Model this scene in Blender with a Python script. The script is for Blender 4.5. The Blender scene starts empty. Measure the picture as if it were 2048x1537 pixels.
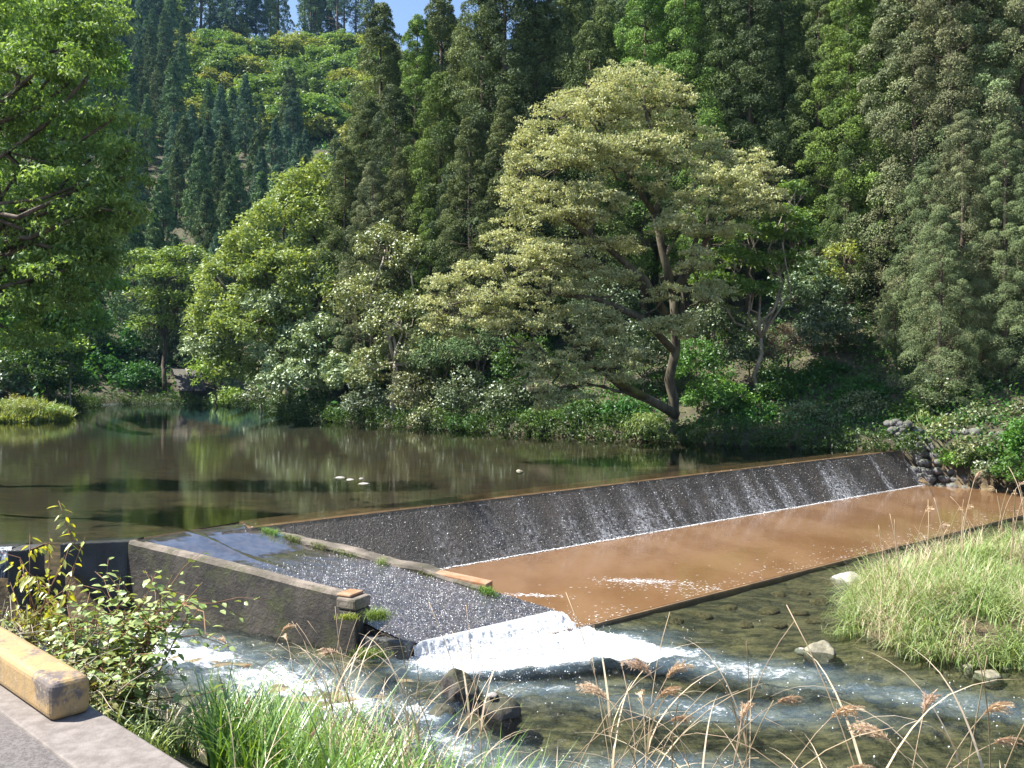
import bpy, math, random
import numpy as np
from mathutils import Vector
random.seed(7)
RNG = np.random.default_rng(7)
SC = bpy.context.scene
COL = SC.collection
R = math.radians

# ------------------------------------------------------------------ camera
F = 1774.0           # focal length in photo pixels (photo is 2048 wide)
HZ = 735.0           # horizon row
CAMZ = 3.0
cam_d = bpy.data.cameras.new('camera')
cam = bpy.data.objects.new('camera', cam_d); COL.objects.link(cam)
cam_d.sensor_width = 36; cam_d.lens = 36 * F / 2048
cam_d.shift_y = -(768.5 - HZ) / 2048
cam_d.clip_end = 3000; cam_d.clip_start = 0.05
cam.location = (0, 0, CAMZ); cam.rotation_euler = (R(90), 0, 0)
SC.camera = cam

# ------------------------------------------------------------------ light
SUN_EL = 54.0
SAZ = Vector((-0.96, 0.02)).normalized()
W = bpy.data.worlds.new('World'); SC.world = W; W.use_nodes = True
nt = W.node_tree
sky = nt.nodes.new('ShaderNodeTexSky'); sky.sky_type = 'NISHITA'; sky.sun_disc = False
sky.sun_elevation = R(SUN_EL); sky.sun_rotation = math.atan2(SAZ.x, SAZ.y)
sky.air_density = 1.0; sky.dust_density = 0.6; sky.ozone_density = 2.0
bg = nt.nodes['Background']; bg.inputs['Strength'].default_value = 0.085
nt.links.new(sky.outputs[0], bg.inputs['Color'])
sl = bpy.data.lights.new('sun', 'SUN'); sl.energy = 5.0; sl.angle = R(0.5); sl.color = (1.0, 0.95, 0.86)
so = bpy.data.objects.new('sun', sl); COL.objects.link(so)
S3 = Vector((SAZ.x * math.cos(R(SUN_EL)), SAZ.y * math.cos(R(SUN_EL)), math.sin(R(SUN_EL))))
so.rotation_euler = (-S3).to_track_quat('-Z', 'Y').to_euler()
SC.view_settings.view_transform = 'Standard'; SC.view_settings.look = 'None'
SC.view_settings.exposure = 1.45; SC.view_settings.gamma = 1.0
cy = SC.cycles
cy.max_bounces = 6; cy.diffuse_bounces = 3; cy.glossy_bounces = 3; cy.transmission_bounces = 3
cy.transparent_max_bounces = 8; cy.volume_bounces = 0
cy.caustics_reflective = False; cy.caustics_refractive = False
cy.use_denoising = True
cy.sample_clamp_indirect = 6.0

# ------------------------------------------------------------------ helpers
def P(px, py, z):
    Y = F * (CAMZ - z) / (py - HZ)
    return np.array([(px - 1024) / F * Y, Y, z])
def PD(px, py, Y):
    return np.array([(px - 1024) / F * Y, Y, CAMZ - (py - HZ) / F * Y])
def proj(p):
    return 1024 + F * p[..., 0] / p[..., 1], HZ + F * (CAMZ - p[..., 2]) / p[..., 1]

def lattice(ix, iy, seed):
    h = (ix.astype(np.int64) * 374761393 + iy.astype(np.int64) * 668265263 + seed * 1442695041) & 0xffffffff
    h = ((h ^ (h >> 13)) * 1274126177) & 0xffffffff
    return ((h ^ (h >> 16)) & 0xffff) / 65535.0
def vnoise(x, y, seed=0):
    x = np.asarray(x, float); y = np.asarray(y, float)
    ix = np.floor(x); iy = np.floor(y); fx = x - ix; fy = y - iy
    fx = fx * fx * (3 - 2 * fx); fy = fy * fy * (3 - 2 * fy)
    a = lattice(ix, iy, seed); b = lattice(ix + 1, iy, seed); c = lattice(ix, iy + 1, seed); d = lattice(ix + 1, iy + 1, seed)
    return (a * (1 - fx) + b * fx) * (1 - fy) + (c * (1 - fx) + d * fx) * fy
def fbm(x, y, seed=0, o=4):
    s = 0; a = .5
    for i in range(o):
        s = s + a * (vnoise(x, y, seed + i * 17) - .5) * 2; x = x * 2.03 + 3.1; y = y * 2.03 - 1.7; a *= .5
    return s
def sstep(a, b, x):
    t = np.clip((x - a) / (b - a), 0, 1); return t * t * (3 - 2 * t)

def link(o, parent=None):
    COL.objects.link(o)
    if parent is not None: o.parent = parent
    return o
def tag(o, label=None, cat=None, group=None, kind=None):
    if label: o['label'] = label
    if cat: o['category'] = cat
    if group: o['group'] = group
    if kind: o['kind'] = kind
    return o
def empty(name, loc, rz=0, scale=None):
    o = bpy.data.objects.new(name, None); o.location = [float(v) for v in loc]; o.rotation_euler = (0, 0, rz)
    o.empty_display_size = .2
    if scale is not None: o.scale = scale
    return link(o)
def mk(name, verts, faces, mat, parent=None, smooth=False, loc=None):
    me = bpy.data.meshes.new(name); me.from_pydata([tuple(map(float, v)) for v in verts], [], faces); me.update()
    if smooth: me.polygons.foreach_set('use_smooth', [True] * len(me.polygons))
    if mat: me.materials.append(mat)
    o = bpy.data.objects.new(name, me)
    if loc is not None: o.location = [float(v) for v in loc]
    return link(o, parent)
def quad_mesh(name, V, mat, tone=None):
    """V: (n,4,3) array of loose quads."""
    n = len(V); me = bpy.data.meshes.new(name)
    me.vertices.add(4 * n); me.vertices.foreach_set('co', np.ascontiguousarray(V, dtype=np.float32).ravel())
    me.loops.add(4 * n); me.loops.foreach_set('vertex_index', np.arange(4 * n, dtype=np.int32))
    me.polygons.add(n); me.polygons.foreach_set('loop_start', np.arange(n, dtype=np.int32) * 4)
    try: me.polygons.foreach_set('loop_total', np.full(n, 4, dtype=np.int32))
    except Exception: pass
    if tone is not None:
        a = me.attributes.new('tone', 'FLOAT', 'FACE'); a.data.foreach_set('value', np.asarray(tone, dtype=np.float32))
    me.update(calc_edges=True)
    if mat: me.materials.append(mat)
    return me
def grid_mesh(name, X, Y, Z, mat, attrs=None, smooth=True):
    h, w = X.shape; me = bpy.data.meshes.new(name)
    co = np.stack([X, Y, Z], -1).reshape(-1, 3).astype(np.float32)
    me.vertices.add(h * w); me.vertices.foreach_set('co', co.ravel())
    i = np.arange(h - 1)[:, None] * w + np.arange(w - 1)[None]
    q = np.stack([i, i + 1, i + w + 1, i + w], -1).reshape(-1, 4).astype(np.int32); n = len(q)
    me.loops.add(4 * n); me.loops.foreach_set('vertex_index', q.ravel())
    me.polygons.add(n); me.polygons.foreach_set('loop_start', np.arange(n, dtype=np.int32) * 4)
    try: me.polygons.foreach_set('loop_total', np.full(n, 4, dtype=np.int32))
    except Exception: pass
    me.polygons.foreach_set('use_smooth', np.full(n, smooth))
    for k, v in (attrs or {}).items():
        a = me.attributes.new(k, 'FLOAT', 'POINT'); a.data.foreach_set('value', v.ravel().astype(np.float32))
    me.update(calc_edges=True); me.materials.append(mat)
    return me
def obj(name, me, parent=None, loc=None):
    o = bpy.data.objects.new(name, me)
    if loc is not None: o.location = [float(v) for v in loc]
    return link(o, parent)
def norm(v):
    return v / np.maximum(np.linalg.norm(v, axis=-1, keepdims=True), 1e-9)
def rand_dirs(n):
    return norm(RNG.normal(size=(n, 3)))
def leaf_quads(base, d, nrm, L, Wd, wpos=.45):
    """rhombic leaves: base point, long direction d, face normal hint, length, width"""
    d = norm(d); side = norm(np.cross(d, nrm)); L = np.asarray(L)[..., None]; Wd = np.asarray(Wd)[..., None]
    m = base + d * L * wpos
    return np.stack([base, m + side * Wd * .5, base + d * L, m - side * Wd * .5], 1)
class Tubes:
    def __init__(s): s.v = []; s.f = []
    def add(s, pts, radii, n=6):
        pts = [np.asarray(p, float) for p in pts]; b = len(s.v); k = len(pts)
        for i, p in enumerate(pts):
            t = pts[min(i + 1, k - 1)] - pts[max(i - 1, 0)]; t = t / (np.linalg.norm(t) + 1e-9)
            a = np.cross(t, [0.3, 1, .1]) ; a /= np.linalg.norm(a) + 1e-9; c = np.cross(t, a)
            for j in range(n):
                q = 2 * math.pi * j / n
                s.v.append(p + (a * math.cos(q) + c * math.sin(q)) * radii[i])
        for i in range(k - 1):
            for j in range(n):
                j2 = (j + 1) % n
                s.f.append((b + i * n + j, b + i * n + j2, b + (i + 1) * n + j2, b + (i + 1) * n + j))
        s.f.append(tuple(b + j for j in range(n))[::-1]); s.f.append(tuple(b + (k - 1) * n + j for j in range(n)))
    def curve(s, a, b, r0, r1, sag=0.0, wob=0.1, seg=5, n=5):
        a = np.asarray(a, float); b = np.asarray(b, float); L = np.linalg.norm(b - a); pts = []; rr = []
        w = RNG.normal(size=(seg + 1, 3)) * wob * L * .12
        for i in range(seg + 1):
            t = i / seg; p = a + (b - a) * t; p = p + w[i] * math.sin(math.pi * t); p[2] += sag * L * math.sin(math.pi * t)
            pts.append(p); rr.append(r0 + (r1 - r0) * t)
        s.add(pts, rr, n); return pts
    def build(s, name, mat, parent=None):
        return mk(name, s.v, s.f, mat, parent, smooth=True)
    def mesh(s, name, mat):
        me = bpy.data.meshes.new(name); me.from_pydata([tuple(map(float, v)) for v in s.v], [], s.f); me.update()
        me.polygons.foreach_set('use_smooth', [True] * len(me.polygons)); me.materials.append(mat); return me

# ------------------------------------------------------------------ materials
def new_mat(name):
    m = bpy.data.materials.new(name); m.use_nodes = True; t = m.node_tree
    for n in list(t.nodes): t.nodes.remove(n)
    out = t.nodes.new('ShaderNodeOutputMaterial'); return m, t, out
def N(t, typ, **kw):
    n = t.nodes.new(typ)
    for k, v in kw.items():
        if k in n.inputs: n.inputs[k].default_value = v
        else: setattr(n, k, v)
    return n
def mixc(t, fac, a, b, blend='MIX'):
    m = t.nodes.new('ShaderNodeMix'); m.data_type = 'RGBA'; m.blend_type = blend
    for s, v in ((m.inputs[0], fac), (m.inputs[6], a), (m.inputs[7], b)):
        if hasattr(v, 'is_output') or isinstance(v, bpy.types.NodeSocket): t.links.new(v, s)
        elif isinstance(v, (int, float)): s.default_value = v
        else: s.default_value = (*v, 1)
    return m.outputs[2]
def ramp(t, val, a, b):
    m = t.nodes.new('ShaderNodeMapRange'); m.inputs['From Min'].default_value = a; m.inputs['From Max'].default_value = b
    t.links.new(val, m.inputs['Value']); m.interpolation_type = 'SMOOTHSTEP'; return m.outputs[0]
def noise(t, scale, detail=4, rough=.55, vec=None, stretch=None, coord='Object', rot=None):
    n = t.nodes.new('ShaderNodeTexNoise'); n.inputs['Scale'].default_value = scale; n.inputs['Detail'].default_value = detail
    n.inputs['Roughness'].default_value = rough
    if vec is None:
        tc = t.nodes.new('ShaderNodeTexCoord'); vec = tc.outputs[coord]
    if stretch or rot:
        mp = t.nodes.new('ShaderNodeMapping'); mp.vector_type = 'POINT'
        if rot: mp.inputs['Rotation'].default_value = rot
        if stretch: mp.inputs['Scale'].default_value = stretch
        t.links.new(vec, mp.inputs['Vector']); vec = mp.outputs[0]
    t.links.new(vec, n.inputs['Vector']); return n.outputs['Fac']
def math_n(t, op, a, b=None):
    m = t.nodes.new('ShaderNodeMath'); m.operation = op
    for i, v in enumerate((a, b)):
        if v is None: continue
        if isinstance(v, (int, float)): m.inputs[i].default_value = v
        else: t.links.new(v, m.inputs[i])
    return m.outputs[0]
def bump(t, h, strength, dist, prev=None):
    b = t.nodes.new('ShaderNodeBump'); b.inputs['Strength'].default_value = strength; b.inputs['Distance'].default_value = dist
    t.links.new(h, b.inputs['Height'])
    if prev is not None: t.links.new(prev, b.inputs['Normal'])
    return b.outputs[0]
def leaf_mat(name, a, b, gloss=.06, rough=.4, transl=.35, tcol=None, objvar=.25):
    m, t, out = new_mat(name)
    at = N(t, 'ShaderNodeAttribute', attribute_name='tone')
    c = mixc(t, at.outputs['Fac'], a, b)
    oi = N(t, 'ShaderNodeObjectInfo')
    c = mixc(t, 1.0, c, oi.outputs['Color'], 'MULTIPLY')
    hs = N(t, 'ShaderNodeHueSaturation'); t.links.new(c, hs.inputs['Color'])
    t.links.new(math_n(t, 'ADD', math_n(t, 'MULTIPLY', oi.outputs['Random'], objvar * .12), .5 - objvar * .06), hs.inputs['Hue'])
    t.links.new(math_n(t, 'ADD', math_n(t, 'MULTIPLY', oi.outputs['Random'], objvar * 1.6), 1 - objvar * .8), hs.inputs['Value'])
    c = hs.outputs[0]
    df = N(t, 'ShaderNodeBsdfDiffuse'); t.links.new(c, df.inputs['Color'])
    tr = N(t, 'ShaderNodeBsdfTranslucent')
    tc = mixc(t, 1.0, c, tcol or (1.25, 1.15, .5), 'MULTIPLY'); t.links.new(tc, tr.inputs['Color'])
    mx = N(t, 'ShaderNodeMixShader'); mx.inputs[0].default_value = transl
    t.links.new(df.outputs[0], mx.inputs[1]); t.links.new(tr.outputs[0], mx.inputs[2])
    gl = N(t, 'ShaderNodeBsdfGlossy'); gl.inputs['Roughness'].default_value = rough; gl.inputs['Color'].default_value = (.9, .95, 1, 1)
    m2 = N(t, 'ShaderNodeMixShader'); m2.inputs[0].default_value = gloss
    t.links.new(mx.outputs[0], m2.inputs[1]); t.links.new(gl.outputs[0], m2.inputs[2]); t.links.new(m2.outputs[0], out.inputs[0])
    return m
def simple(name, a, b, scale=6, rough=.85, bmp=.4, bdist=.02, spec=.3, stretch=None, detail=6, coord='Object'):
    m, t, out = new_mat(name); p = N(t, 'ShaderNodeBsdfPrincipled')
    n = noise(t, scale, detail, .6, stretch=stretch, coord=coord)
    t.links.new(mixc(t, ramp(t, n, .32, .68), a, b), p.inputs['Base Color'])
    p.inputs['Roughness'].default_value = rough; p.inputs['Specular IOR Level'].default_value = spec
    n2 = noise(t, scale * 4, detail, .65, stretch=stretch, coord=coord)
    t.links.new(bump(t, n2, bmp, bdist), p.inputs['Normal']); t.links.new(p.outputs[0], out.inputs[0]); return m

M = {}
M['cedar'] = leaf_mat('cedar_needles', (.045, .075, .03), (.21, .26, .10), gloss=.02, rough=.6, transl=.10, objvar=.2)
M['cedar_grey'] = leaf_mat('cedar_needles_grey', (.075, .10, .055), (.28, .31, .18), gloss=.01, rough=.6, transl=.06, tcol=(1.1, 1.1, .7), objvar=.2)
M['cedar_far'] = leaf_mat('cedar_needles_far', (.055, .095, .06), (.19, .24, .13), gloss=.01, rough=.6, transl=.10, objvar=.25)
M['pale'] = leaf_mat('pale_leaves', (.29, .33, .165), (.59, .60, .32), gloss=.02, rough=.5, transl=.30, tcol=(1.15, 1.12, .65), objvar=.05)
M['yellow'] = leaf_mat('yellow_green_leaves', (.17, .25, .05), (.44, .50, .13), gloss=.04, rough=.5, transl=.38, objvar=.15)
M['glossy'] = leaf_mat('glossy_dark_leaves', (.06, .10, .045), (.16, .20, .10), gloss=.07, rough=.5, transl=.18, objvar=.2)
M['green'] = leaf_mat('fresh_green_leaves', (.08, .18, .04), (.20, .34, .07), gloss=.03, rough=.5, transl=.35, objvar=.2)
M['near_leaf'] = leaf_mat('overhanging_leaves', (.085, .16, .045), (.28, .40, .11), gloss=.03, rough=.5, transl=.45, tcol=(1.4, 1.4, .6), objvar=.1)
M['grass'] = leaf_mat('grass_blades', (.10, .22, .03), (.26, .40, .08), gloss=.06, rough=.4, transl=.35, objvar=.1)
M['grass_pale'] = leaf_mat('bank_grass_blades', (.13, .22, .05), (.34, .41, .15), gloss=.04, rough=.5, transl=.3, objvar=.1)
M['straw'] = leaf_mat('dry_straw', (.42, .32, .21), (.66, .55, .41), gloss=.03, rough=.5, transl=.2, tcol=(1, .9, .7), objvar=.15)
M['plume'] = leaf_mat('dry_plume', (.48, .35, .24), (.74, .60, .45), gloss=.03, rough=.6, transl=.35, tcol=(1.1, .9, .7), objvar=.15)
M['moss'] = leaf_mat('moss_tufts', (.09, .15, .03), (.24, .30, .06), gloss=.03, rough=.6, transl=.25, objvar=.1)
M['bark'] = simple('bark', (.055, .042, .032), (.17, .13, .10), 5, stretch=(1, 1, .15), bmp=.8, bdist=.03)
M['bark_pale'] = simple('bark_pale', (.15, .13, .10), (.34, .30, .24), 4, stretch=(1, 1, .3), bmp=.6, bdist=.02)
M['bark_mid'] = simple('bark_mid', (.05, .042, .03), (.16, .14, .095), 4, stretch=(1, 1, .3), bmp=.6, bdist=.02)
M['bark_moss'] = simple('mossy_bark', (.06, .05, .03), (.17, .19, .05), 1.6, bmp=.8, bdist=.03)
M['twig'] = simple('bare_twig', (.28, .24, .19), (.45, .40, .33), 6)
M['twig_red'] = simple('reddish_twig', (.16, .08, .05), (.30, .17, .10), 12)

# ------------------------------------------------------------------ plan of the river
sv = np.array([.775, .632]); nv = np.array([.632, -.775])       # along the weir / downstream of it
def SN(s, n, z=0): return np.array([s * sv[0] + n * nv[0], s * sv[1] + n * nv[1], z])
rd = np.array([.735, -.678]); rn = np.array([.678, .735])     # along the road edge / outward
K0 = np.array([-1.72, 3.80])
TW = -1.24
WATER = [(14.8, 32.0), (10.8, 33.5), (6.4, 35.9), (-.55, 40.8), (-5.7, 45.7), (-12.3, 52), (-17.4, 64), (-24.4, 73), (-32, 73), (-33.5, 71), (-31.5, 63), (-29.5, 56.5), (-34, 54.5), (-60, 50),
         (-48, 44), (-36, 40), (-23, 32), (-15, 20), (-11.0, 15.2), (-10.5, 12.8), (-7.6, 11.2), (-5.3, 9.9), (-3, 8.9), (0, 8.2),
         (4, 7.9), (9, 7.6), (26, 7), (26, 12.5), (10.5, 11.9), (7.4, 12.2), (6.2, 12.8), (5.5, 14.2), (6.0, 15.9), (7.3, 17.3), (12.5, 20.5), (18, 24), (23.5, 26),
         (17.2, 29.6)]
ISLET = [(-33, 48), (-26.5, 48.5), (-25, 50.5), (-26.5, 53.5), (-34, 54)]
def poly_sd(X, Y, poly):
    d = np.full(X.shape, 1e9); ins = np.zeros(X.shape, bool); k = len(poly)
    for i in range(k):
        ax, ay = poly[i]; bx, by = poly[(i + 1) % k]; ex, ey = bx - ax, by - ay
        t = np.clip(((X - ax) * ex + (Y - ay) * ey) / (ex * ex + ey * ey), 0, 1)
        d = np.minimum(d, np.hypot(X - ax - t * ex, Y - ay - t * ey))
        c = ((ay > Y) != (by > Y)) & (X < (bx - ax) * (Y - ay) / (by - ay + 1e-12) + ax); ins ^= c
    return np.where(ins, -d, d)
def ridge_cap(X, Y):
    u = X / np.maximum(Y, 1)
    return 86 - 45 * sstep(-.20, -.08, u) + 10 * sstep(-.5, -.62, u)
def height(X, Y):
    X = np.asarray(X, float); Y = np.asarray(Y, float)
    d = poly_sd(X, Y, WATER); nn = X * nv[0] + Y * nv[1]
    down = nn > -16.5
    dd = np.maximum(d, 0)
    # bed
    far = sstep(40, 70, Y)
    bed_up = -.25 - .35 * sstep(0, 4, -d) - 1.4 * far * sstep(0, 5, -d) + .04 * fbm(X * .8, Y * .8, 3)
    bed_dn = -1.30 - .05 * sstep(-10.4, -9.5, nn) - .30 * sstep(0, 2.5, -d) * sstep(-10.3, -7.5, nn) + .07 * fbm(X * 1.3, Y * 1.3, 5)
    bed = np.where(down, bed_dn, bed_up)
    # land
    hill = .25 + .45 * np.minimum(dd, 3) + .56 * np.maximum(dd - 3, 0) + 1.6 * fbm(X * .05, Y * .05, 9, 3) * sstep(3, 20, dd)
    cap = ridge_cap(X, Y); hill = np.where(hill > cap, cap - .35 * (hill - cap), hill)
    er = (X - K0[0]) * rn[0] + (Y - K0[1]) * rn[1]
    near = np.maximum(1.40 - .80 * np.maximum(er - .05, 0), -1.12) + .07 * fbm(X, Y, 11) * sstep(.1, .6, er); near = np.minimum(near, -1.3 + .8 * dd)
    left = np.minimum(.1 + .7 * dd, 3.0) + .2 * fbm(X * .4, Y * .4, 12)
    pen = -1.28 + np.minimum(.45 * dd, .42) + .05 * fbm(X * 1.5, Y * 1.5, 13)
    isnear = (Y < 11) | ((X < -4) & (Y < 14.5))
    ispen = (X > 5) & (Y > 9.5) & (nn > -10.5) & (Y < 27)
    isleft = (X < -8) & (Y >= 14.5) & (Y < 66) & (X < -.42 * Y)
    land = np.where(isnear, near, np.where(ispen, pen, np.where(isleft, left, hill)))
    # right bank wall zone: starts low beside the apron
    z = np.where(d < 0, bed, land)
    di = poly_sd(X, Y, ISLET)
    z = np.where((di < 1.5) & (d < 0), np.maximum(z, -.05 - np.clip(di, -1.5, 1.5) * .4 + .12 * fbm(X, Y, 21)), z)
    return z
def hz(x, y): return float(height(np.array([x]), np.array([y]))[0])

# ground sheet
def axis(lo, a, b, hi, fine, coarse_n):
    l = a - (a - lo) * np.linspace(1, 0, coarse_n, endpoint=False) ** 1.7
    r = b + (hi - b) * (np.linspace(0, 1, coarse_n + 1)[1:]) ** 1.7
    return np.concatenate([l, np.arange(a, b, fine), [b], r])
gx = axis(-420, -16, 20, 420, .3, 70); gy = axis(-60, -2, 42, 700, .3, 110)
GX, GY = np.meshgrid(gx, gy)
GZ = height(GX, GY)
m, t, out = new_mat('ground_soil'); p = N(t, 'ShaderNodeBsdfPrincipled')
geo = N(t, 'ShaderNodeNewGeometry'); sx = N(t, 'ShaderNodeSeparateXYZ'); t.links.new(geo.outputs['Position'], sx.inputs[0])
n1 = noise(t, 1.6, 6, .6); n2 = noise(t, .35, 3)
soil = mixc(t, ramp(t, n1, .35, .65), (.045, .04, .025), (.10, .095, .05))
stone = mixc(t, ramp(t, noise(t, 2.6, 6, .75, stretch=(.6, 1.6, 1)), .38, .62), (.06, .055, .035), (.27, .21, .12))
brown = mixc(t, ramp(t, n2, .4, .65), mixc(t, 1.0, stone, (.55, .5, .45), 'MULTIPLY'), (.085, .060, .038))
vor = N(t, 'ShaderNodeTexVoronoi'); vor.inputs['Scale'].default_value = 2.6; tcg = N(t, 'ShaderNodeTexCoord'); t.links.new(tcg.outputs['Object'], vor.inputs['Vector'])
brown = mixc(t, math_n(t, 'MULTIPLY', ramp(t, vor.outputs['Distance'], .5, .1), .35), brown, (.07, .065, .04))
deep = mixc(t, ramp(t, sx.outputs['Y'], 44, 62), brown, (.03, .12, .11))
under = mixc(t, ramp(t, sx.outputs['Z'], -1.25, -1.1), stone, deep)
t.links.new(mixc(t, ramp(t, sx.outputs['Z'], -.12, .12), under, soil), p.inputs['Base Color'])
p.inputs['Roughness'].default_value = .95
t.links.new(bump(t, noise(t, 9, 6, .7), .8, .06), p.inputs['Normal']); t.links.new(p.outputs[0], out.inputs[0]); M['ground'] = m
g = obj('ground', grid_mesh('ground', GX, GY, GZ, m)); tag(g, kind='structure')

# ------------------------------------------------------------------ water
def water_mat(name, tint, bumps, foam=False, ior=1.33, rough=.02, body=None, bodyf=0.0):
    m, t, out = new_mat(name)
    prev = None
    for (sc, st, dist, stretch, rot) in bumps:
        prev = bump(t, noise(t, sc, 5, .6, stretch=stretch, rot=rot), st, dist, prev)
    fr = N(t, 'ShaderNodeFresnel'); fr.inputs['IOR'].default_value = ior; t.links.new(prev, fr.inputs['Normal'])
    gl = N(t, 'ShaderNodeBsdfGlossy'); gl.inputs['Roughness'].default_value = rough; t.links.new(prev, gl.inputs['Normal'])
    tp = N(t, 'ShaderNodeBsdfTransparent'); tp.inputs['Color'].default_value = (*tint, 1)
    under = tp.outputs[0]
    if body is not None:
        dfb = N(t, 'ShaderNodeBsdfDiffuse'); dfb.inputs['Color'].default_value = (*body, 1)
        mb = N(t, 'ShaderNodeMixShader'); mb.inputs[0].default_value = bodyf
        t.links.new(under, mb.inputs[1]); t.links.new(dfb.outputs[0], mb.inputs[2]); under = mb.outputs[0]
    mx = N(t, 'ShaderNodeMixShader'); t.links.new(fr.outputs[0], mx.inputs[0])
    t.links.new(under, mx.inputs[1]); t.links.new(gl.outputs[0], mx.inputs[2]); last = mx.outputs[0]
    if foam:
        at = N(t, 'ShaderNodeAttribute', attribute_name='foam')  # foam mask, also carrying the painted sparkle streaks
        nz = noise(t, 11.0, 9, .85, stretch=(.7, 1.4, 1))
        f = math_n(t, 'SUBTRACT', math_n(t, 'ADD', at.outputs['Fac'], nz), 1.0)
        sky_milk = N(t, 'ShaderNodeBsdfDiffuse'); sky_milk.inputs['Color'].default_value = (.20, .29, .36, 1); t.links.new(prev, sky_milk.inputs['Normal'])  # milky aerated blue, also painting the sky's reflection into the colour
        mm = N(t, 'ShaderNodeMixShader'); t.links.new(math_n(t, 'MULTIPLY', ramp(t, math_n(t, 'ADD', at.outputs['Fac'], math_n(t, 'MULTIPLY', noise(t, 1.6, 4, stretch=(.6, 1.6, 1)), .25)), .2, .85), .42), mm.inputs[0])
        t.links.new(under, mm.inputs[1]); t.links.new(sky_milk.outputs[0], mm.inputs[2]); t.links.new(mm.outputs[0], mx.inputs[1])
        f = ramp(t, f, -.03, .20)
        dfm = N(t, 'ShaderNodeBsdfDiffuse'); dfm.inputs['Color'].default_value = (.80, .83, .86, 1)
        t.links.new(prev, dfm.inputs['Normal'])
        m3 = N(t, 'ShaderNodeMixShader'); t.links.new(f, m3.inputs[0]); t.links.new(last, m3.inputs[1]); t.links.new(dfm.outputs[0], m3.inputs[2]); last = m3.outputs[0]
    t.links.new(last, out.inputs[0]); return m
M['pool'] = water_mat('pool_water', (.64, .67, .64), [(1.3, .05, .05, (.6, 1.6, 1), None), (8, .07, .010, (.6, 1.4, 1), None)], rough=.01, ior=1.62)
M['tail'] = water_mat('tail_water', (.66, .74, .66), [(6, .8, .05, (.7, 1.3, 1), None), (22, .8, .02, (.8, 1.3, 1), None)], foam=True, rough=.13, ior=1.4)
# pool: a sheet of water running out over the crest
PA = P(270, 1078, 0)[:2]; PB = P(484, 1044, 0)[:2]
TC = np.array([-1.45, 12.9]); TD = np.array([.72, 14.65]); TZ = -1.02
PL0 = np.array([-7.75, 15.2]); PL1 = np.array([-11.5, 14.4])
sA = 31.8
front = [tuple(PL1), tuple(PL0), tuple(PA), tuple(PB), tuple(SN(6.75, -16.1)[:2]), tuple(SN(sA, -16.1)[:2])]
ring = front + [(30, 40), (0, 90), (-100, 95), (-100, 20), (-14, 13.6)]
pv = [(x, y, 0) for x, y in ring]
pool = mk('pool_water', pv, [tuple(range(len(pv)))], M['pool']); tag(pool, kind='structure')

# tail water: rippled sheet with white water where it is churned, sparkle streaks painted as foam
wx = np.arange(-13, 26.01, .06); wy = np.arange(6.4, 28, .06)
WX, WY = np.meshgrid(wx, wy)
FOAM_SPARKLE = [  # x, y, along, across, rotation deg, strength, turbulence
    (.3, 13.25, 1.9, .75, 18, 1.35, 1.0), (1.7, 13.2, 1.5, .5, -8, .85, 1.0), (3.2, 12.5, 2.4, .55, -14, .54, 1.1), (5.2, 11.4, 2.8, .6, -20, .47, 1.0),
    (-4.9, 13.1, 1.9, 1.0, -20, .64, 1.3), (-3.2, 12.0, 2.2, 1.0, -25, .60, 1.3), (-5.8, 14.1, 1.0, .6, -10, .66, 1.2), (-2.1, 11.3, 1.3, .8, -30, .60, 1.2), (-6.3, 12.3, 1.2, .7, -10, .48, 1.1),
    (-1.2, 10.9, .9, .45, -40, .58, 1.2), (-.7, 10.0, 1.2, .5, -50, .54, 1.2), (.1, 9.4, 1.5, .5, -30, .50, 1.1), (1.5, 9.3, 1.8, .5, -5, .48, .9),
    (2.5, 11.0, 2.6, .5, -10, .48, .9), (-7.6, 13.2, .8, .6, 0, .7, .9), (.3, 11.7, 1.6, .35, 5, .5, .9), (7.6, 9.3, 1.5, .3, -25, .38, .7)]
foamf = np.zeros(WX.shape); turb = np.zeros(WX.shape)
for (cx, cy_, a, b, rot, st, tu) in FOAM_SPARKLE:
    c, s_ = math.cos(R(rot)), math.sin(R(rot)); dx = WX - cx; dy = WY - cy_
    u = (dx * c + dy * s_) / a; v = (-dx * s_ + dy * c) / b; e = np.exp(-(u * u + v * v))
    foamf = np.maximum(foamf, st * e); turb = np.maximum(turb, tu * np.exp(-.5 * (u * u + v * v)))
nn = WX * nv[0] + WY * nv[1]
calm = sstep(2.0, 5.0, WX) * sstep(12.0, 14.0, WY)
amp = .006 + .085 * turb + .022 * (1 - calm) * sstep(5.5, 2.0, np.abs(WY - 11.5))
WZ = TW + amp * (fbm(WX * 1.5, WY * 2.6, 31, 3) * 1.0 + fbm(WX * 5, WY * 8, 33, 3) * .75)
WZ = WZ + np.where(foamf > .5, .03 * fbm(WX * 9, WY * 9, 35, 2), 0)
tw = obj('river_water', grid_mesh('river_water', WX, WY, WZ, M['tail'], {'foam': foamf})); tag(tw, kind='structure')

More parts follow.
